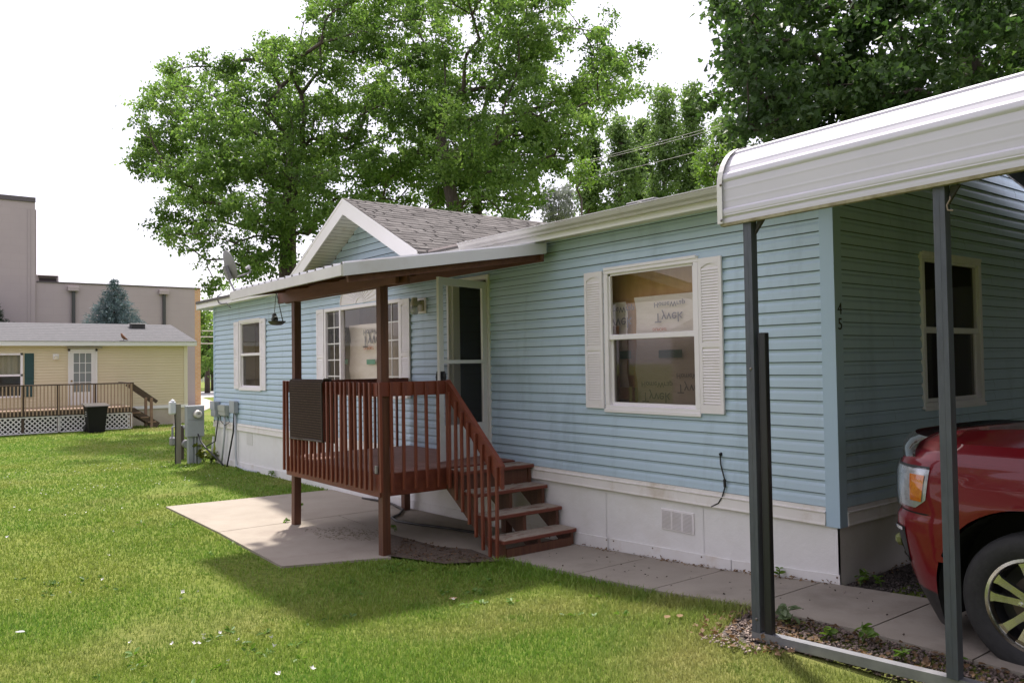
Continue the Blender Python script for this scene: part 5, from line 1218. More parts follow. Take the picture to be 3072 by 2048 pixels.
def tree(name, label, trunk, clumps, depth=0, spread=0, lsize=.13, per=700, mat=None, r0=.20, group=None, shape=RHOMB, squash=.75, bmat=bark, up=.35, minr=.012, cat='tree', cen=None):
    """trunk: points from the ground up; clumps: (px, py, r px, -1..1 depth) from the survey of the crown, given real distance and size"""
    base = Vector(trunk[0]); t = thing(name, label, cat, base, group)
    nodes = [Vector(p) for p in trunk]; par = [max(0, i-1) for i in range(len(nodes))]; nt_ = len(nodes)
    cen = list(cen or [])
    for (x, y, r, q) in clumps:
        d = depth + q*spread; cen.append((at_depth(x, y, d), r/FPX*d))
    order = sorted(range(len(cen)), key=lambda i: (Vector(cen[i][0])-nodes[nt_-1]).length)
    for i in order:
        p = Vector(cen[i][0]); best, bj = 1e9, nt_-1
        for j in range(max(1, nt_-3), len(nodes)):
            dv_ = p-nodes[j]; c_ = dv_.length + (1.2*max(0, nodes[j].z-p.z)) + (.35*(nodes[j]-nodes[nt_-1]).length if j >= nt_ else .0)
            if c_ < best: best, bj = c_, j
        a = nodes[bj]; mid = a.lerp(p, .5) + Vector((random.uniform(-.1, .1), random.uniform(-.1, .1), .12))*min(1.5, (p-a).length)
        nodes.append(mid); par.append(bj); nodes.append(p); par.append(len(nodes)-2)
    cnt = [0]*len(nodes)
    for i in range(len(nodes)-1, 0, -1): cnt[i] += 1; cnt[par[i]] += cnt[i]
    tot = max(cnt); rad = [max(minr, r0*(c_/tot)**.55) for c_ in cnt]
    for i in range(nt_): rad[i] = r0*(1.25-.45*i/max(1, nt_-1))
    b = MB(); b.tube([nodes[i] for i in range(nt_)], [rad[i] for i in range(nt_)], 12)
    for i in range(nt_, len(nodes)): b.tube([nodes[par[i]], nodes[i]], [min(rad[par[i]], rad[i]*1.35), rad[i]], 6, cap=False)
    b.build('trunk', bmat, t, smooth='all')
    P = []; K = 30
    for c_, R_ in cen:                                      # tufts of leaves round the branch ends, denser towards the outside
        n = int(per*(R_**2)); tw = max(4, n//K)
        u_ = rng.normal(size=(tw, 3)); u_ /= np.linalg.norm(u_, axis=1, keepdims=True); rr_ = rng.uniform(.12, 1, tw)**.5
        tp = c_ + u_*rr_[:, None]*R_*np.array([1, 1, squash])
        sg_ = lsize*rng.uniform(.75, 1.45, (tw, 1, 1))
        P.append((tp[:, None] + rng.normal(size=(tw, K, 3))*sg_*np.array([1, 1, .6]) + (u_*lsize*.6)[:, None]).reshape(-1, 3))
    leaves_mesh('crown', np.concatenate(P), lsize, mat, t, shape, up=up)
    return t
def gpt(px, py, d): p = at_depth(px, py, d); return (p[0], p[1], gz(p[0])-.1)
lm1 = leaf_mat('maple_leaf', (.108, .205, .046), (.220, .325, .090), .52)
lm2 = leaf_mat('maple_leaf_dark', (.072, .162, .038), (.145, .250, .068), .46)
lm2d = leaf_mat('silver_maple_leaf', (.050, .105, .028), (.110, .185, .050), .42)
lm3 = leaf_mat('poplar_leaf', (.105, .185, .052), (.195, .285, .095), .46)
lm4 = leaf_mat('silver_leaf', (.20, .23, .19), (.30, .33, .28), .25)
lm5 = leaf_mat('lime_leaf', (.10, .19, .035), (.175, .27, .06), .45)
PA = [(390,299),(444,277),(470,257),(488,174),(530,185),(600,147),(618,178),(680,170),(734,152),(770,174),(805,85),(823,90),(863,107),(899,103),(935,107),(930,18),(960,-110),(1330,-110),(1360,200),(1330,690),(1180,690),(1000,650),(900,780),(800,850),(720,860),(640,870),(625,850),(690,770),(640,750),(560,760),(500,750),(480,700),(453,678),(490,600),(500,550),(420,527),(390,482),(426,393),(395,357)]
PB = [(1290,-110),(1700,-110),(1709,13),(1673,45),(1731,45),(1727,111),(1780,54),(1825,22),(1830,89),(1820,152),(1870,165),(1959,130),(1950,187),(1870,214),(1941,268),(1896,308),(1834,312),(1838,344),(1780,393),(1762,428),(1798,437),(1736,464),(1704,473),(1700,527),(1646,553),(1615,634),(1500,700),(1290,700)]
tr1 = [gpt(862, 1300, 27)]+[tuple(at_depth(x, y, 27)) for x, y in ((862, 900), (864, 720), (872, 560), (880, 470))]
ca = fill(PA, 225, 34, 74, gaps=((940, 270, 22), (790, 245, 14), (560, 480, 12), (1395, 95, 30), (690, 680, 22), (600, 250, 10)), seed=5)
ca += [(x, y, r*1.15, .0) for x, y, r in ((420,315,26),(455,275,20),(505,190,22),(520,220,28),(600,165,20),(590,200,24),(680,185,20),(735,170,22),(812,110,24),(820,150,28),(880,125,24),(935,40,26),(405,350,24),(430,400,26),(400,490,20),(470,680,18),(430,515,20),(500,700,24),(560,740,24),(630,860,16),(620,780,20),(640,835,18))]
tree('maple_tree', 'tall spreading maple standing behind the far end of the blue house', tr1, ca, 27, 3.6, .120, 1800, lm1, .26)
tr2 = [gpt(1372, 1300, 24)]+[tuple(at_depth(x, y, 24)) for x, y in ((1372, 900), (1365, 640), (1335, 500), (1320, 380))]
cb_ = fill(PB, 150, 34, 72, gaps=((1395, 95, 36), (1400, 205, 20), (1705, 190, 40), (1560, 330, 10), (1780, 520, 30), (1620, 60, 12)), seed=9)
cb_ += [(x, y, r*1.15, .2) for x, y, r in ((1930,150,26),(1890,190,34),(1850,230,36),(1800,260,40),(1900,270,26),(1850,290,30),(1820,60,22),(1810,100,28),(1740,80,22),(1780,150,30),(1780,210,34),(1930,275,18),(1938,140,20),(1700,300,34),(1740,330,34),(1790,370,26),(1690,20,22),(1750,270,36),(1740,440,22),(1700,490,24))]
tree('maple_tree', 'maple with several dark stems rising behind the gable roof', tr2, cb_, 24, 3.2, .112, 1800, lm1, .19)
tr2b = [gpt(1436, 1300, 25.5)]+[tuple(at_depth(x, y, 25.5)) for x, y in ((1436, 900), (1432, 640), (1428, 530), (1440, 420))]
tree('maple_tree', 'slim second maple stem close beside the many-stemmed one', tr2b, fill([(1330,380),(1560,300),(1660,420),(1600,560),(1480,600),(1340,560)], 26, 34, 60, seed=3), 25.5, 1.6, .112, 1700, lm2, .15)
PC = [(2150,-120),(2145,50),(2210,90),(2190,112),(2092,130),(2120,160),(2195,180),(2158,215),(2150,255),(2068,250),(2095,290),(2120,310),(2205,300),(2222,330),(2200,360),(2215,430),(2280,500),(2480,480),(3000,400),(3300,320),(3300,-120)]
tr3 = [gpt(2960, 1300, 16.5)]+[tuple(at_depth(x, y, 16.5)) for x, y in ((2960, 800), (2950, 420), (2930, 250), (2900, 120))]
cc = fill(PC, 165, 55, 120, gaps=((2985, 195, 30), (2640, 120, 16), (2400, 215, 10), (2800, 50, 16), (2940, 95, 14), (2520, 55, 12), (2870, 215, 12), (2420, 90, 10)), seed=12)
tree('silver_maple', 'large dark maple with drooping leaves overhanging the carport roof', tr3, cc, 14.5, 2.3, .118, 1500, lm2d, .22, shape=MAPLE, up=.25)
def poplar(px, top, bot, w_, d, label, seed, mat=lm3):
    R_ = random.Random(seed); cl = []; n = int((bot-top)/w_*9)
    for k in range(n):
        t = (k+.5)/n; hw = w_*(.18+.82*min(1, t*2.2))*(1-.25*max(0, t-.7)/.3); cl.append((px+R_.uniform(-1, 1)*hw*.75, top+(bot-top)*t, w_*R_.uniform(.26, .44)*(.6+.4*min(1, t*2.5)), R_.uniform(-1, 1)))
    tr = [gpt(px, 1200, d)]+[tuple(at_depth(px+o, y, d)) for o, y in ((0, 700), (2, top+(bot-top)*.6), (0, top+(bot-top)*.12))]
    return tree('poplar_tree', label, tr, cl, d, w_/FPX*d*.8, .24, 640, mat, .16, 'poplars beyond the roof ridge', squash=1.2)
poplar(1992, 268, 660, 62, 56, 'tallest poplar beyond the roof', 1)
poplar(2070, 268, 640, 46, 58, 'narrow poplar just right of the tallest one', 2)
poplar(1860, 370, 660, 56, 52, 'rounded poplar with the dark stem left of the tall ones', 3)
poplar(1925, 370, 640, 42, 60, 'small pointed poplar between the rounded and the tallest one', 4)
poplar(2170, 352, 600, 70, 50, 'poplar at the right edge, behind the drooping maple branches', 5)
poplar(1770, 420, 640, 44, 54, 'low poplar nearest the big maples', 6)
tree('silver_shrub', 'pale silvery shrub showing over the roof between maple and poplars', [gpt(1672, 1250, 42), tuple(at_depth(1672, 800, 42)), tuple(at_depth(1672, 660, 42))], fill([(1620,590),(1650,560),(1690,548),(1722,590),(1725,660),(1620,670)], 20, 20, 34, seed=4), 42, 1.0, .15, 1000, lm4, .08, cat='shrub')
tree('young_tree', 'lime-green treetop under the power lines', [gpt(1745, 1250, 36), tuple(at_depth(1745, 800, 36)), tuple(at_depth(1745, 600, 36))], [(1738, 500, 26, 0), (1752, 540, 24, .5), (1728, 545, 22, -.5), (1758, 500, 14, 0)], 36, .6, .16, 800, lm5, .05)
tree('young_tree', 'lime-green young tree beside the carport roof end', [gpt(2160, 1250, 24), tuple(at_depth(2160, 800, 24)), tuple(at_depth(2160, 620, 24))], [(2120, 480, 34, 0), (2165, 470, 30, .5), (2190, 500, 34, -.5), (2140, 530, 34, .3), (2180, 540, 30, 0), (2105, 530, 18, .2)], 24, .6, .13, 1000, lm5, .05)
tree('ash_tree', 'green tree seen through the gap between the brick pier and the blue house', [gpt(622, 1150, 72), tuple(at_depth(622, 1090, 72)), tuple(at_depth(622, 1000, 72))], fill([(570,925),(700,925),(700,1100),(570,1120)], 40, 16, 30, seed=8), 72, 3, .34, 150, lm1, .2)
tree('ash_tree', 'dark low tree at the bottom of that gap', [gpt(640, 1150, 80), tuple(at_depth(640, 1120, 80)), tuple(at_depth(640, 1090, 80))], fill([(570,1050),(700,1050),(700,1128),(570,1128)], 24, 14, 24, seed=18), 80, 2, .34, 150, lm2, .2)
tree('ash_tree', 'leafy branch tip peeping past the brick pier', [gpt(600, 1150, 60), tuple(at_depth(596, 1100, 60)), tuple(at_depth(594, 950, 60))], [(590, 912, 9, 0), (592, 942, 8, 0), (600, 960, 8, 0)], 60, .3, .3, 160, lm5, .05)
def spruce(name, label, px, top, bot, hw, d, mat):
    base = gpt(px, 1150, d); ap = at_depth(px, top, d); H = ap[2]-base[2]; t = thing(name, label, 'spruce', base)
    b = MB(); b.tube([base, tuple(ap)], [.16, .01], 8); b.build('trunk', bark, t)
    wmax = hw/FPX*d; hb_ = at_depth(px, bot, d)[2]-base[2]; P, A_ = [], []
    for k in range(34):
        t_ = k/34; z = ap[2]-.05-(H-.8)*t_; L = wmax*min(1.6, (t_*(H-.8)+.12)/(H-hb_))
        for a in np.arange(0, 2*PI, 2*PI/max(5, int(8+14*t_))):
            a += random.uniform(-.25, .25); Lk = L*random.uniform(.75, 1.12); nq = max(4, int(Lk/.06))
            for s_ in np.linspace(.15, 1, nq):
                dx, dy = math.cos(a), math.sin(a); p = np.array([ap[0]+dx*Lk*s_, ap[1]+dy*Lk*s_, z-.16*Lk*s_+.16*Lk*s_*s_])
                for q in range(4): P.append(p+rng.normal(size=3)*.045); A_.append(np.array([dx, dy, .25])+rng.normal(size=3)*.5)
    NEED = np.array([(0, 0), (.10, .3), (0, 1.0), (-.10, .3)])
    leaves_mesh('crown', np.array(P), .20, mat, t, NEED, up=.2, droop=0, axis=np.array(A_)); return t
lm6 = leaf_mat('blue_needles', (.135, .205, .205), (.235, .320, .325), .10, .6)
spruce('blue_spruce', 'blue spruce rising between the cream house roof and the grey wall', 343, 842, 965, 76, 41, lm6)
spruce('dark_pine', 'dark pine branch tips at the left picture edge', -62, 850, 965, 76, 41, leaf_mat('dark_needles', (.04, .07, .045), (.07, .10, .06), .1, .6))

# ------------------------------------------------------------------ overhead wires, things beyond the road
wire = pm('overhead_wire', (.30, .29, .27), .6)
for i, (a, b_, lab) in enumerate((((1690, 499), (2330, 322), 'upper overhead wire crossing the poplars'), ((1690, 504), (2330, 333), 'second overhead wire just under the top one'), ((1690, 551), (2330, 388), 'lowest overhead wire crossing the poplars'))):
    p, q = at_depth(*a, 40), at_depth(*b_, 34); pts = [p+(q-p)*t-np.array([0, 0, .35*4*t*(1-t)*.3]) for t in np.linspace(0, 1, 12)]
    tag(MB().tube(pts, .011, 5).build('power_line', wire, smooth='all'), lab, 'power line', 'overhead wires')
for i, y in enumerate((992, 1010, 1030)):
    p, q = at_depth(590, y, 62), at_depth(672, y+1, 62)
    tag(MB().tube([p, q], .035, 5).build('power_line', pm('pale_wire', (.55, .54, .52), .6), smooth='all'), ('top', 'middle', 'bottom')[i]+' pale wire across the gap left of the blue house', 'power line', 'wires in the gap by the brick pier')
cn = thing('canopy', 'dark flat canopy on slanting struts beyond the road', 'canopy', tuple(at_depth(622, 1140, 88)))
b = MB(); p0, p1, p2 = at_depth(585, 1048, 88), at_depth(670, 1048, 88), at_depth(585, 1062, 88); dn = p2-p0; bk_ = np.array([-3., 2., 0])
b.add([p0, p1, p1+dn, p0+dn, p0+bk_, p1+bk_, p1+dn+bk_, p0+dn+bk_], [(0,1,2,3), (7,6,5,4), (0,4,5,1), (3,2,6,7), (1,5,6,2), (0,3,7,4)]); b.build('roof', pm('canopy_dark', (.035, .03, .03), .7), cn)
for (a, c_) in (((608, 1062), (600, 1118)), ((640, 1062), (604, 1110))):
    b = MB(); b.tube([at_depth(*a, 88), at_depth(*c_, 88)], .10, 6); b.build('strut', pm('strut_grey', (.16, .14, .13), .7), cn)
b = MB(); b.tube([at_depth(642, 1062, 88), (at_depth(642, 1140, 88))], .12, 6); b.tube([at_depth(590, 1062, 88), (at_depth(590, 1140, 88))], .12, 6); b.build('post', pm('strut_grey', (.16, .14, .13), .7), cn)
fc = thing('white_fence', 'low white picket fence on the far side of the road', 'fence', tuple(at_depth(620, 1146, 84)))
for z0_, z1_ in ((1124, 1127), (1137, 1140)):
    b = MB(); p, q, dn = at_depth(590, z0_, 84), at_depth(665, z0_+1, 84), at_depth(590, z1_, 84)-at_depth(590, z0_, 84); b.beam(p+dn/2, q+dn/2, .06, .09); b.build('rail', pm('fence_white', (.62, .63, .63), .6), fc)
for k in range(11):
    x = 592+k*7; b = MB(); b.beam(at_depth(x, 1146, 84), at_depth(x, 1119, 84), .09, .14); b.build('picket', pm('fence_white', (.62, .63, .63), .6), fc)

# ------------------------------------------------------------------ the other side of the lawn, behind the viewpoint: it shows in the glass and shades the low sky
oh = thing('tan_house', 'tan mobile home with a pale gable facing the blue house across the lawn', 'house', (-5, -19, gz(-5)))
tanm = pm('tan_siding', (.40, .33, .24), .6, (.43, .36, .27), .8, .3, .7)
b = MB(); b.box(-17, 5, -24, -17.5, -.6, 2.7); b.build('wall', tanm, oh)
b = MB(); b.prism([(-24.4, 2.65), (-20.75, 3.9), (-17.1, 2.65)], 'x', -17.3, 5.3); b.build('roof', shing, oh)
b = MB(); b.prism([(-17.1, 2.62), (-17.05, 2.62), (-17.05, 2.85), (-17.1, 2.85)], 'x', -17.3, 5.3); b.build('fascia', white_trim, oh)
b = MB(); b.prism([(-7.2, 2.7), (-2.0, 2.7), (-4.6, 4.1)], 'y', -18, -17.2); b.build('gable', tanm, oh)
b = MB(); b.prism([(-7.5, 2.62), (-7.1, 2.62), (-4.6, 4.0), (-2.1, 2.62), (-1.7, 2.62), (-4.6, 4.25)], 'y', -17.19, -17.1); b.build('rake_board', white_trim, oh)
for x in (-13.5, -9.3, -4.6, 1.5):
    b = MB(); b.bbox(x-.7, x+.7, -17.52, -17.44, .75, 2.2); wq = b.build('window', wf, oh)
    b = MB(); b.box(x-.62, x+.62, -17.439, -17.43, .83, 2.12); b.build('pane', wgl, wq)
def far_tree(x, y, h, r, label, seed, mat=lm1):
    R_ = random.Random(seed); cl = []
    for k in range(46):
        a, u_, v_ = R_.uniform(0, 2*PI), R_.random()**.5, R_.uniform(-1, 1); q = math.sqrt(max(0, 1-v_*v_))
        cl.append((np.array([x+r*u_*q*math.cos(a), y+r*u_*q*math.sin(a), h-r*.85+v_*r*.95]), R_.uniform(.7, 1.2)*r*.27))
    g = gz(x)-.1
    return tree('shade_tree', label, [(x, y, g), (x+.1, y, 1.5), (x, y+.1, h-2*r*.8)], [], lsize=.30, per=190, mat=mat, r0=.24, cen=cl)
far_tree(-12, -29, 12, 5.5, 'broad shade tree behind the left end of the tan house', 31)
far_tree(-3, -30, 13, 6.0, 'broad shade tree behind the gable of the tan house', 32, lm2)
far_tree(7, -27, 12, 5.5, 'broad shade tree past the right end of the tan house', 33)
far_tree(17, -16, 11, 5.0, 'unseen tree added beyond the pickup truck to cut the low sky', 34, lm2)  # this and the next two added out of view to darken the end wall
far_tree(19, -3, 12, 5.5, 'unseen tree added at the end of the drive to cut the low sky', 35)
far_tree(17, 9, 12, 5.5, 'unseen tree added behind the carport to cut the low sky', 36, lm2)
far_tree(12, -14, 11, 4.6, 'unseen tree added right of the lawn to block sky light', 37)  # this and the next added out of view to block sky from the end wall
far_tree(13, -7, 9.5, 3.6, 'smaller unseen tree added opposite the carport to block sky light', 38, lm2)
# ------------------------------------------------------------------ grass, weeds, litter
POLYS = [[(-40,-14.5),(14,-14.5),(14,-6.6),(-40,-6.6)], [(-9.06,-2.54),(-6.5,-2.60),(-4.25,-2.72),(-3.80,-1.70),(-3.0,-1.02),(-3.0,0),(-8.86,0)], [(-3.0,-.955),(3.2,-.945),(3.2,.1),(-3.0,.1)], [(HL, -.03),(9,-.03),(9,9),(HL,9)], [(.10,-1.62),(9,-1.46),(9,-.9),(-.1,-.9)],
         [(NX-8, -15),(NX, -15),(NX, NYR),(NX-8, NYR)], [(FX-2,-9),(FX,-9),(FX,1.4),(FX-2,1.4)]]
def inpoly(poly, X, Y):
    c = np.zeros(len(X), bool); n = len(poly)
    for i in range(n):
        (x0, y0), (x1, y1) = poly[i], poly[i-1]
        if y0 == y1: continue
        c ^= ((y0 > Y) != (y1 > Y)) & (X < (x1-x0)*(Y-y0)/(y1-y0)+x0)
    return c
def field(N, r0, r1):
    r = r0*np.exp(rng.uniform(0, 1, N)*math.log(r1/r0)); th = YAW + rng.uniform(-.80, .80, N)
    X, Y = CAM[0]-np.sin(th)*r, CAM[1]+np.cos(th)*r; ok = Y < 14
    for p in POLYS: ok &= ~inpoly(p, X, Y)
    return X[ok], Y[ok], r[ok]
def nz(X, Y, s, seed):
    q = np.random.default_rng(seed); o = np.zeros(len(X))
    for k in range(7):
        a = q.uniform(0, 2*PI); f_ = s*q.uniform(.5, 2); o += np.sin((X*math.cos(a)+Y*math.sin(a))*f_+q.uniform(0, 6))
    return o/7
X, Y, r = field(680000, 2.3, 36)
thin = nz(X, Y, 1.3, 11)+.5*nz(X, Y, 4.5, 12); keep = rng.uniform(0, 1, len(X)) < np.clip(1.15-1.5*np.clip(thin-.10, 0, 1), .25, 1); X, Y, r = X[keep], Y[keep], r[keep]
n = len(X); Z = np.interp(X, GX, GZ)
edge = np.exp(-np.abs(Y+1.05)/.22)*(X > -3)*(X < .1)
h = rng.uniform(.016, .038, n)*(1+.45*nz(X, Y, 3.0, 1))*(1+.9*edge)*(1+.012*r); wd = rng.uniform(.0015, .0030, n)*np.maximum(1, r/4.2)
ang = rng.uniform(0, 2*PI, n); dx, dy = np.cos(ang), np.sin(ang); la = rng.uniform(0, 2*PI, n); lean = h*rng.uniform(.15, 1.0, n)
V_ = np.zeros((n, 5, 3)); mx, my = np.cos(la)*lean, np.sin(la)*lean
V_[:, 0] = np.stack([X-dx*wd, Y-dy*wd, Z-.004], -1); V_[:, 1] = np.stack([X+dx*wd, Y+dy*wd, Z-.004], -1)
V_[:, 2] = np.stack([X+dx*wd*.8+mx*.35, Y+dy*wd*.8+my*.35, Z+h*.60], -1); V_[:, 3] = np.stack([X-dx*wd*.8+mx*.35, Y-dy*wd*.8+my*.35, Z+h*.60], -1)
V_[:, 4] = np.stack([X+mx, Y+my, Z+h], -1)
i5 = np.arange(n)[:, None]*5
F_ = np.concatenate([i5+np.array([[0, 1, 2]]), i5+np.array([[0, 2, 3]]), i5+np.array([[3, 2, 4]])])
def grass_mat():
    m, nt, b = nodes_of('grass_blades'); g = nt.nodes.new('ShaderNodeNewGeometry')
    c = mixrgb(nt, g.outputs['Random Per Island'], (.105, .238, .028), (.238, .372, .056))
    c = mixrgb(nt, ramp(nt, noise(nt, .55, 5, .6), .36, .66), c, (.255, .325, .062))
    c = mixrgb(nt, ramp(nt, noise(nt, .23, 4, .6), .52, .72), c, (.40, .37, .14))
    c = mixrgb(nt, ramp(nt, noise(nt, 2.6, 4, .6), .55, .75), c, (.115, .235, .025))
    nt.links.new(c, b.inputs['Base Color']); b.inputs['Roughness'].default_value = .45; b.inputs['Specular IOR Level'].default_value = .3
    tl = nt.nodes.new('ShaderNodeBsdfTranslucent'); nt.links.new(c, tl.inputs[0]); mx_ = nt.nodes.new('ShaderNodeMixShader'); mx_.inputs[0].default_value = .35
    nt.links.new(b.outputs[0], mx_.inputs[1]); nt.links.new(tl.outputs[0], mx_.inputs[2]); nt.links.new(mx_.outputs[0], nt.nodes['Material Output'].inputs[0]); return m
def stuff(o, label, cat): tag(o, label, cat); o['kind'] = 'stuff'; return o
stuff(fast_mesh('grass', V_.reshape(-1, 3), F_, grass_mat()), 'short green and yellowish lawn grass around the house', 'grass')
# broad-leaved weeds among the blades
XR, YR_, rR = field(900, 2.6, 16); kk_ = nz(XR, YR_, 1.9, 21) > .12; XR, YR_ = XR[kk_], YR_[kk_]; PW, AW = [], []
for x_, y_ in zip(XR, YR_):
    for q in range(random.randint(4, 8)):
        a = random.uniform(0, 2*PI); PW.append((x_+.012*math.cos(a), y_+.012*math.sin(a), gz(x_)+.012)); AW.append((math.cos(a)*1.8, math.sin(a)*1.8, random.uniform(.2, .9)))
stuff(leaves_mesh('lawn_weeds', np.array(PW), .048, leaf_mat('lawn_weed', (.11, .23, .035), (.20, .32, .07), .35), None, np.array([(0, 0), (.16, .25), (.26, .60), (.14, .92), (0, 1), (-.14, .92), (-.26, .60), (-.16, .25)]), up=.9, droop=0, axis=np.array(AW)), 'low broad-leaved weeds growing through the lawn', 'weeds')
# clover speckle far left
X, Y, r = field(24000, 10, 27); d_ = nz(X, Y, 1.1, 5); k_ = (d_ > .18) & (X < -9) & (Y < -.6) & (rng.uniform(0, 1, len(X)) < .16); X, Y = X[k_], Y[k_]; n = len(X); Z = np.interp(X, GX, GZ)+.055
V_ = np.zeros((n, 4, 3)); s_ = rng.uniform(.010, .020, n)
for i, (a, b_, c_) in enumerate(((1, 0, 0), (0, 1, .3), (-1, 0, 0), (0, -1, .8))): V_[:, i] = np.stack([X+s_*a, Y+s_*b_, Z+s_*c_], -1)
petal = pm('white_petal', (.80, .78, .76), .6)
stuff(fast_mesh('clover_flowers', V_.reshape(-1, 3), np.arange(n)[:, None]*4+np.array([[0, 1, 2, 3]]), petal), 'tiny white clover heads speckled over the far lawn', 'flowers')
# single white blossoms near by
bl = [(532,476),(510,592),(484,706),(328,770),(850,801),(934,764),(958,975),(1032,962),(955,992),(910,1013),(932,1014),(815,1014),(615,1010),(1127,998),(1278,988),(1287,1030),(1076,1098),(1467,1138),(1297,1165),(1318,1157),(140,372),(42,384),(68,360),(35,502),(127,291),(190,292),(608,208),(2130,803),(860,766),(20,218),(48,240)]
proto_b = None
for (x, y) in bl:
    p = on_g(x/1.568, 1300+y/1.568); dist = np.linalg.norm(p-CAM); z = p[2]+.036
    if proto_b is None:
        b = MB(); V2 = [(0, 0, 0)]+[((.020 if k % 2 else .011)*math.cos(PI*k/4), (.020 if k % 2 else .011)*math.sin(PI*k/4), .018 if k % 2 else .012) for k in range(8)]
        b.add(V2, [(0, 1+k, 1+(k+1) % 8) for k in range(8)]); o = b.build('white_blossom', petal); proto_b = o.data
    else: o = bpy.data.objects.new('white_blossom', proto_b); C.objects.link(o)
    o.location = (p[0], p[1], z); o.rotation_euler = (random.uniform(.3, 1.0), random.uniform(-.5, .5), random.uniform(0, 6.2)); s = random.uniform(.8, 1.1); o.scale = (s, s, s)
    tag(o, 'small white blossom lying in the sunny lawn grass', 'blossom', 'white blossoms scattered on the lawn')
# stones and litter
def scatter_stones(poly, N, size, name, mat, label, zoff=.0):
    xs_ = [p[0] for p in poly]; ys_ = [p[1] for p in poly]; X = rng.uniform(min(xs_), max(xs_), N); Y = rng.uniform(min(ys_), max(ys_), N); k_ = inpoly(poly, X, Y); X, Y = X[k_], Y[k_]; n = len(X); Z = np.interp(X, GX, GZ)+.015+zoff
    O = np.array([(1,0,0),(0,1,0),(-1,0,0),(0,-1,0),(0,0,.7),(0,0,-.5)]); s_ = size*rng.uniform(.4, 1.3, (n, 1, 1)); V_ = O[None]*s_*rng.uniform(.6, 1.3, (n, 6, 1)); a = rng.uniform(0, 6.3, n); ca, sa = np.cos(a)[:, None], np.sin(a)[:, None]
    V2 = np.stack([V_[..., 0]*ca-V_[..., 1]*sa, V_[..., 0]*sa+V_[..., 1]*ca, V_[..., 2]], -1)+np.stack([X, Y, Z], -1)[:, None]
    T = np.array([(0,1,4),(1,2,4),(2,3,4),(3,0,4),(1,0,5),(2,1,5),(3,2,5),(0,3,5)]); F_ = (np.arange(n)[:, None, None]*6+T[None]).reshape(-1, 3)
    stuff(fast_mesh(name, V2.reshape(-1, 3), F_, mat), label, 'stones')
scatter_stones([(.02,.08),(1.9,.08),(1.9,3),(.02,3)], 7000, .013, 'dark_gravel', pm('gravel_stone', (.075, .062, .058), .85, island=.7), 'dark loose gravel in the bed along the end wall')
scatter_stones([(.14,-1.56),(2.4,-1.44),(2.4,-.96),(-.2,-.96)], 4200, .013, 'bed_gravel', pm('gravel_stone_warm', (.14, .105, .09), .85, island=.7), 'brown gravel strip between the walkway and the carport rail')
scatter_stones([(.12,-1.80),(.45,-1.80),(.60,-1.55),(.50,-1.30),(.15,-1.2),(.05,-1.5)], 420, .011, 'pale_gravel', pm('gravel_stone_pale', (.27, .215, .18), .85, island=.5), 'pale pebbles round the foot of the carport post', .01)
def litter(polys, N, size, name, mat, label, shape=RHOMB, z0=.03):
    P = []
    for poly, w_ in polys:
        xs_ = [p[0] for p in poly]; ys_ = [p[1] for p in poly]; m_ = int(N*w_); X = rng.uniform(min(xs_), max(xs_), m_); Y = rng.uniform(min(ys_), max(ys_), m_); k_ = inpoly(poly, X, Y); X, Y = X[k_], Y[k_]
        P.append(np.stack([X, Y, np.interp(X, GX, GZ)+z0+rng.uniform(0, .012, len(X))], -1))
    P = np.concatenate(P); ax = rng.normal(size=P.shape); ax[:, 2] *= .25
    return stuff(leaves_mesh(name, P, size, mat, None, shape, up=1.6, droop=0, axis=ax*1.5), label, 'litter')
dry = leaf_mat('dry_leaf', (.17, .10, .05), (.34, .23, .12), .2, .7)
litter([([(-.10,-1.75),(.55,-1.80),(.75,-1.5),(.5,-1.1),(-.2,-1.0)], .6), ([(.3,-1.45),(2.0,-1.40),(2.0,-.98),(.3,-.98)], .6)], 380, .042, 'dry_leaves', dry, 'dry brown leaves around the carport post and gravel strip')
litter([([(-4.6,-1.16),(-3.9,-1.68),(-3.2,-1.48),(-2.95,-1.06),(-3.9,-1.08)], 1)], 420, .034, 'mulch_chips', leaf_mat('mulch_chip', (.10, .06, .035), (.26, .17, .10), .1, .8), 'brown leaf mulch at the foot of the porch steps', z0=.035)
litter([([(-5.9,-1.75),(-5.2,-1.85),(-4.7,-1.45),(-5.0,-1.15),(-5.7,-1.3)], 1)], 420, .055, 'dead_grass', leaf_mat('straw', (.14, .105, .05), (.22, .17, .09), .2, .8), 'patch of dead grass clippings on the concrete under the porch', np.array([(0, 0), (.05, .4), (0, 1), (-.05, .4)]), z0=.03)
litter([([(-2.95,-.93),(1.2,-.93),(1.2,-.05),(-2.95,-.05)], 1)], 70, .022, 'walk_debris', leaf_mat('dark_bits', (.04, .025, .02), (.10, .06, .04), .1, .8), 'small dark bits lying on the walkway', z0=.034)
litter([([(-2.9,-.09),(.0,-.09),(.0,-.02),(-2.9,-.02)], .5), ([(-.05,.02),(.1,.02),(.1,2.5),(-.05,2.5)], .5)], 260, .03, 'wall_litter', dry, 'dry scraps gathered along the foot of the skirting', z0=.034)
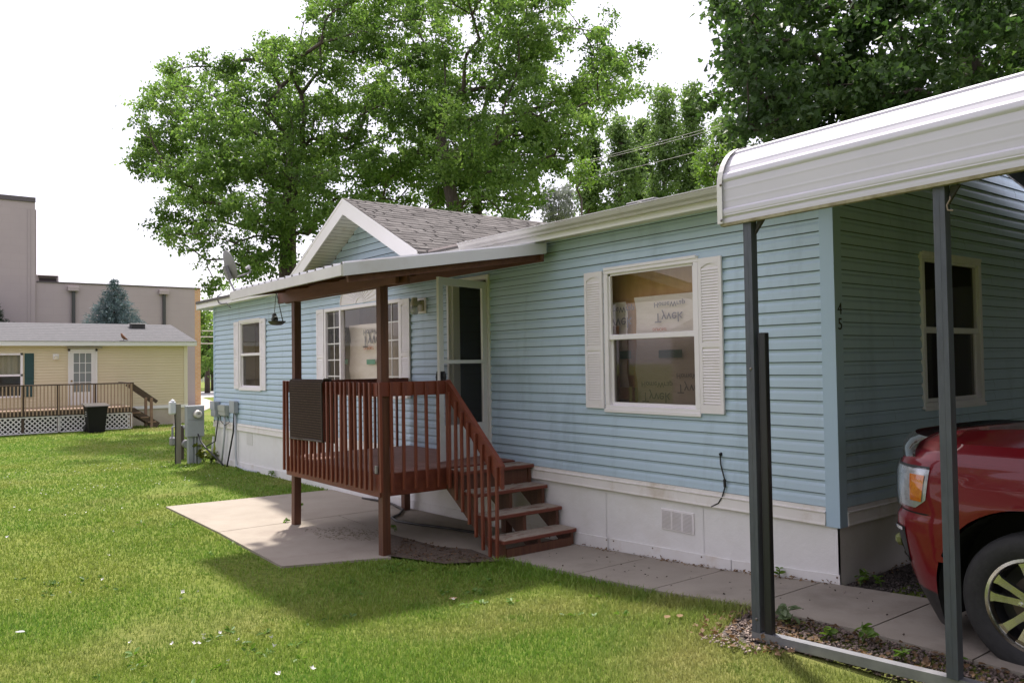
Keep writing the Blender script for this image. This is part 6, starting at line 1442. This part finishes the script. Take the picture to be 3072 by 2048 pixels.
# weeds
wl = leaf_mat('weed_leaf', (.10, .20, .03), (.19, .30, .06), .4)
def weed(x, y, h, nl, ls, label, mat=wl, zb=0, tilt_=(0, 0), cat='weed', name='weed'):
    z = gz(x)+zb; t = thing(name, label, cat, (x, y, z)); b = MB(); P, A_ = [], []
    for k in range(max(2, nl//5)):
        a = random.uniform(0, 2*PI); tip = np.array([x+tilt_[0]+math.cos(a)*h*.45, y+tilt_[1]+math.sin(a)*h*.45, z+h*random.uniform(.6, 1)]); b.tube([(x, y, z), tuple((np.array([x, y, z])+tip)/2+np.array([0, 0, h*.12])), tuple(tip)], [.004, .003, .002], 5)
        for q in range(5):
            u_ = random.uniform(.35, 1); aa = random.uniform(0, 2*PI); P.append(np.array([x, y, z])*(1-u_)+tip*u_); A_.append(np.array([math.cos(aa), math.sin(aa), .35])*1.8)
    b.build('stem', pm('weed_stem', (.10, .16, .04), .6), t); leaves_mesh('foliage', np.array(P), ls, mat, t, np.array([(0, 0), (.26, .25), (.34, .55), (.18, .88), (0, 1), (-.18, .88), (-.34, .55), (-.26, .25)]), up=.9, droop=0, axis=np.array(A_)); return t
weed(-.50, -.055, .10, 12, .05, 'small round-leaved weed growing against the white skirting near the corner', zb=.03, tilt_=(.05, -.02))
weed(.10, .10, .13, 18, .06, 'bright green weed at the house corner beside the dark gravel', zb=.01)
weed(.24, .16, .10, 14, .05, 'low weed next to the bright one at the gravel edge', zb=.01)
weed(.80, -1.13, .12, 12, .06, 'young upright weed in the gravel strip behind the rail', zb=.02)
weed(.30, -1.12, .10, 22, .07, 'leafy grey-green weed beside the carport post', leaf_mat('grey_weed', (.12, .18, .08), (.20, .26, .13), .35), zb=.02)
weed(.62, -1.22, .08, 12, .05, 'flat weed in the middle of the gravel strip', zb=.02)
weed(1.08, -1.22, .08, 12, .05, 'small weed near the second carport post', zb=.02)
weed(1.30, -1.05, .07, 10, .05, 'tiny weed at the walkway edge near the truck', zb=.02)
weed(-7.35, -1.22, .08, 8, .05, 'sprig growing from the joint of the sunny concrete', zb=.02)
weed(-6.55, -1.72, .05, 10, .05, 'weed in the concrete joint by the left porch post', zb=.02)
weed(-5.0, -1.02, .10, 8, .05, 'thin green sprig in the shaded concrete under the porch', zb=.02)
weed(-14.75, -.22, .50, 60, .12, 'yellow-green bush between the meter pedestal and the house corner', leaf_mat('bush_leaf', (.13, .17, .03), (.26, .28, .05), .4), cat='bush', name='corner_bush')
weed(-14.45, -.15, .28, 40, .10, 'low dark weed at the skirting corner by the conduits', leaf_mat('bush_dark', (.06, .09, .02), (.14, .17, .04), .4), cat='bush', name='corner_bush')
weed(-11.2, -.08, .16, 16, .07, 'small weed at the foot of the far skirting', zb=.0)
for (px, py, lab) in ((2002, 1868, 'curled brown leaf on the sunny lawn near the walkway'), (2040, 1865, 'dark curled leaf beside another on the sunny lawn'), (1360, 1810, 'pale dead leaf at the shadow edge of the lawn'), (60, 1912, 'grey scrap lying in the grass at the lower left')):
    p = on_g(px, py); t = MB(); a = random.uniform(0, 6); c_, s_ = math.cos(a), math.sin(a)
    V2 = []
    for i in range(5):
        for j in range(5):
            u_, v_ = (i/4-.5)*.07, (j/4-.5)*.045*(1-(abs(i-2)/2.2)**2); V2.append((p[0]+u_*c_-v_*s_, p[1]+u_*s_+v_*c_, p[2]+.042+.22*abs(v_)+1.5*u_*u_))
    t.add(V2, [(i*5+j, i*5+j+1, (i+1)*5+j+1, (i+1)*5+j) for i in range(4) for j in range(4)])
    tag(t.build('fallen_leaf', dry if px > 100 else pm('grey_scrap', (.35, .35, .36), .6), smooth='all'), lab, 'leaf')
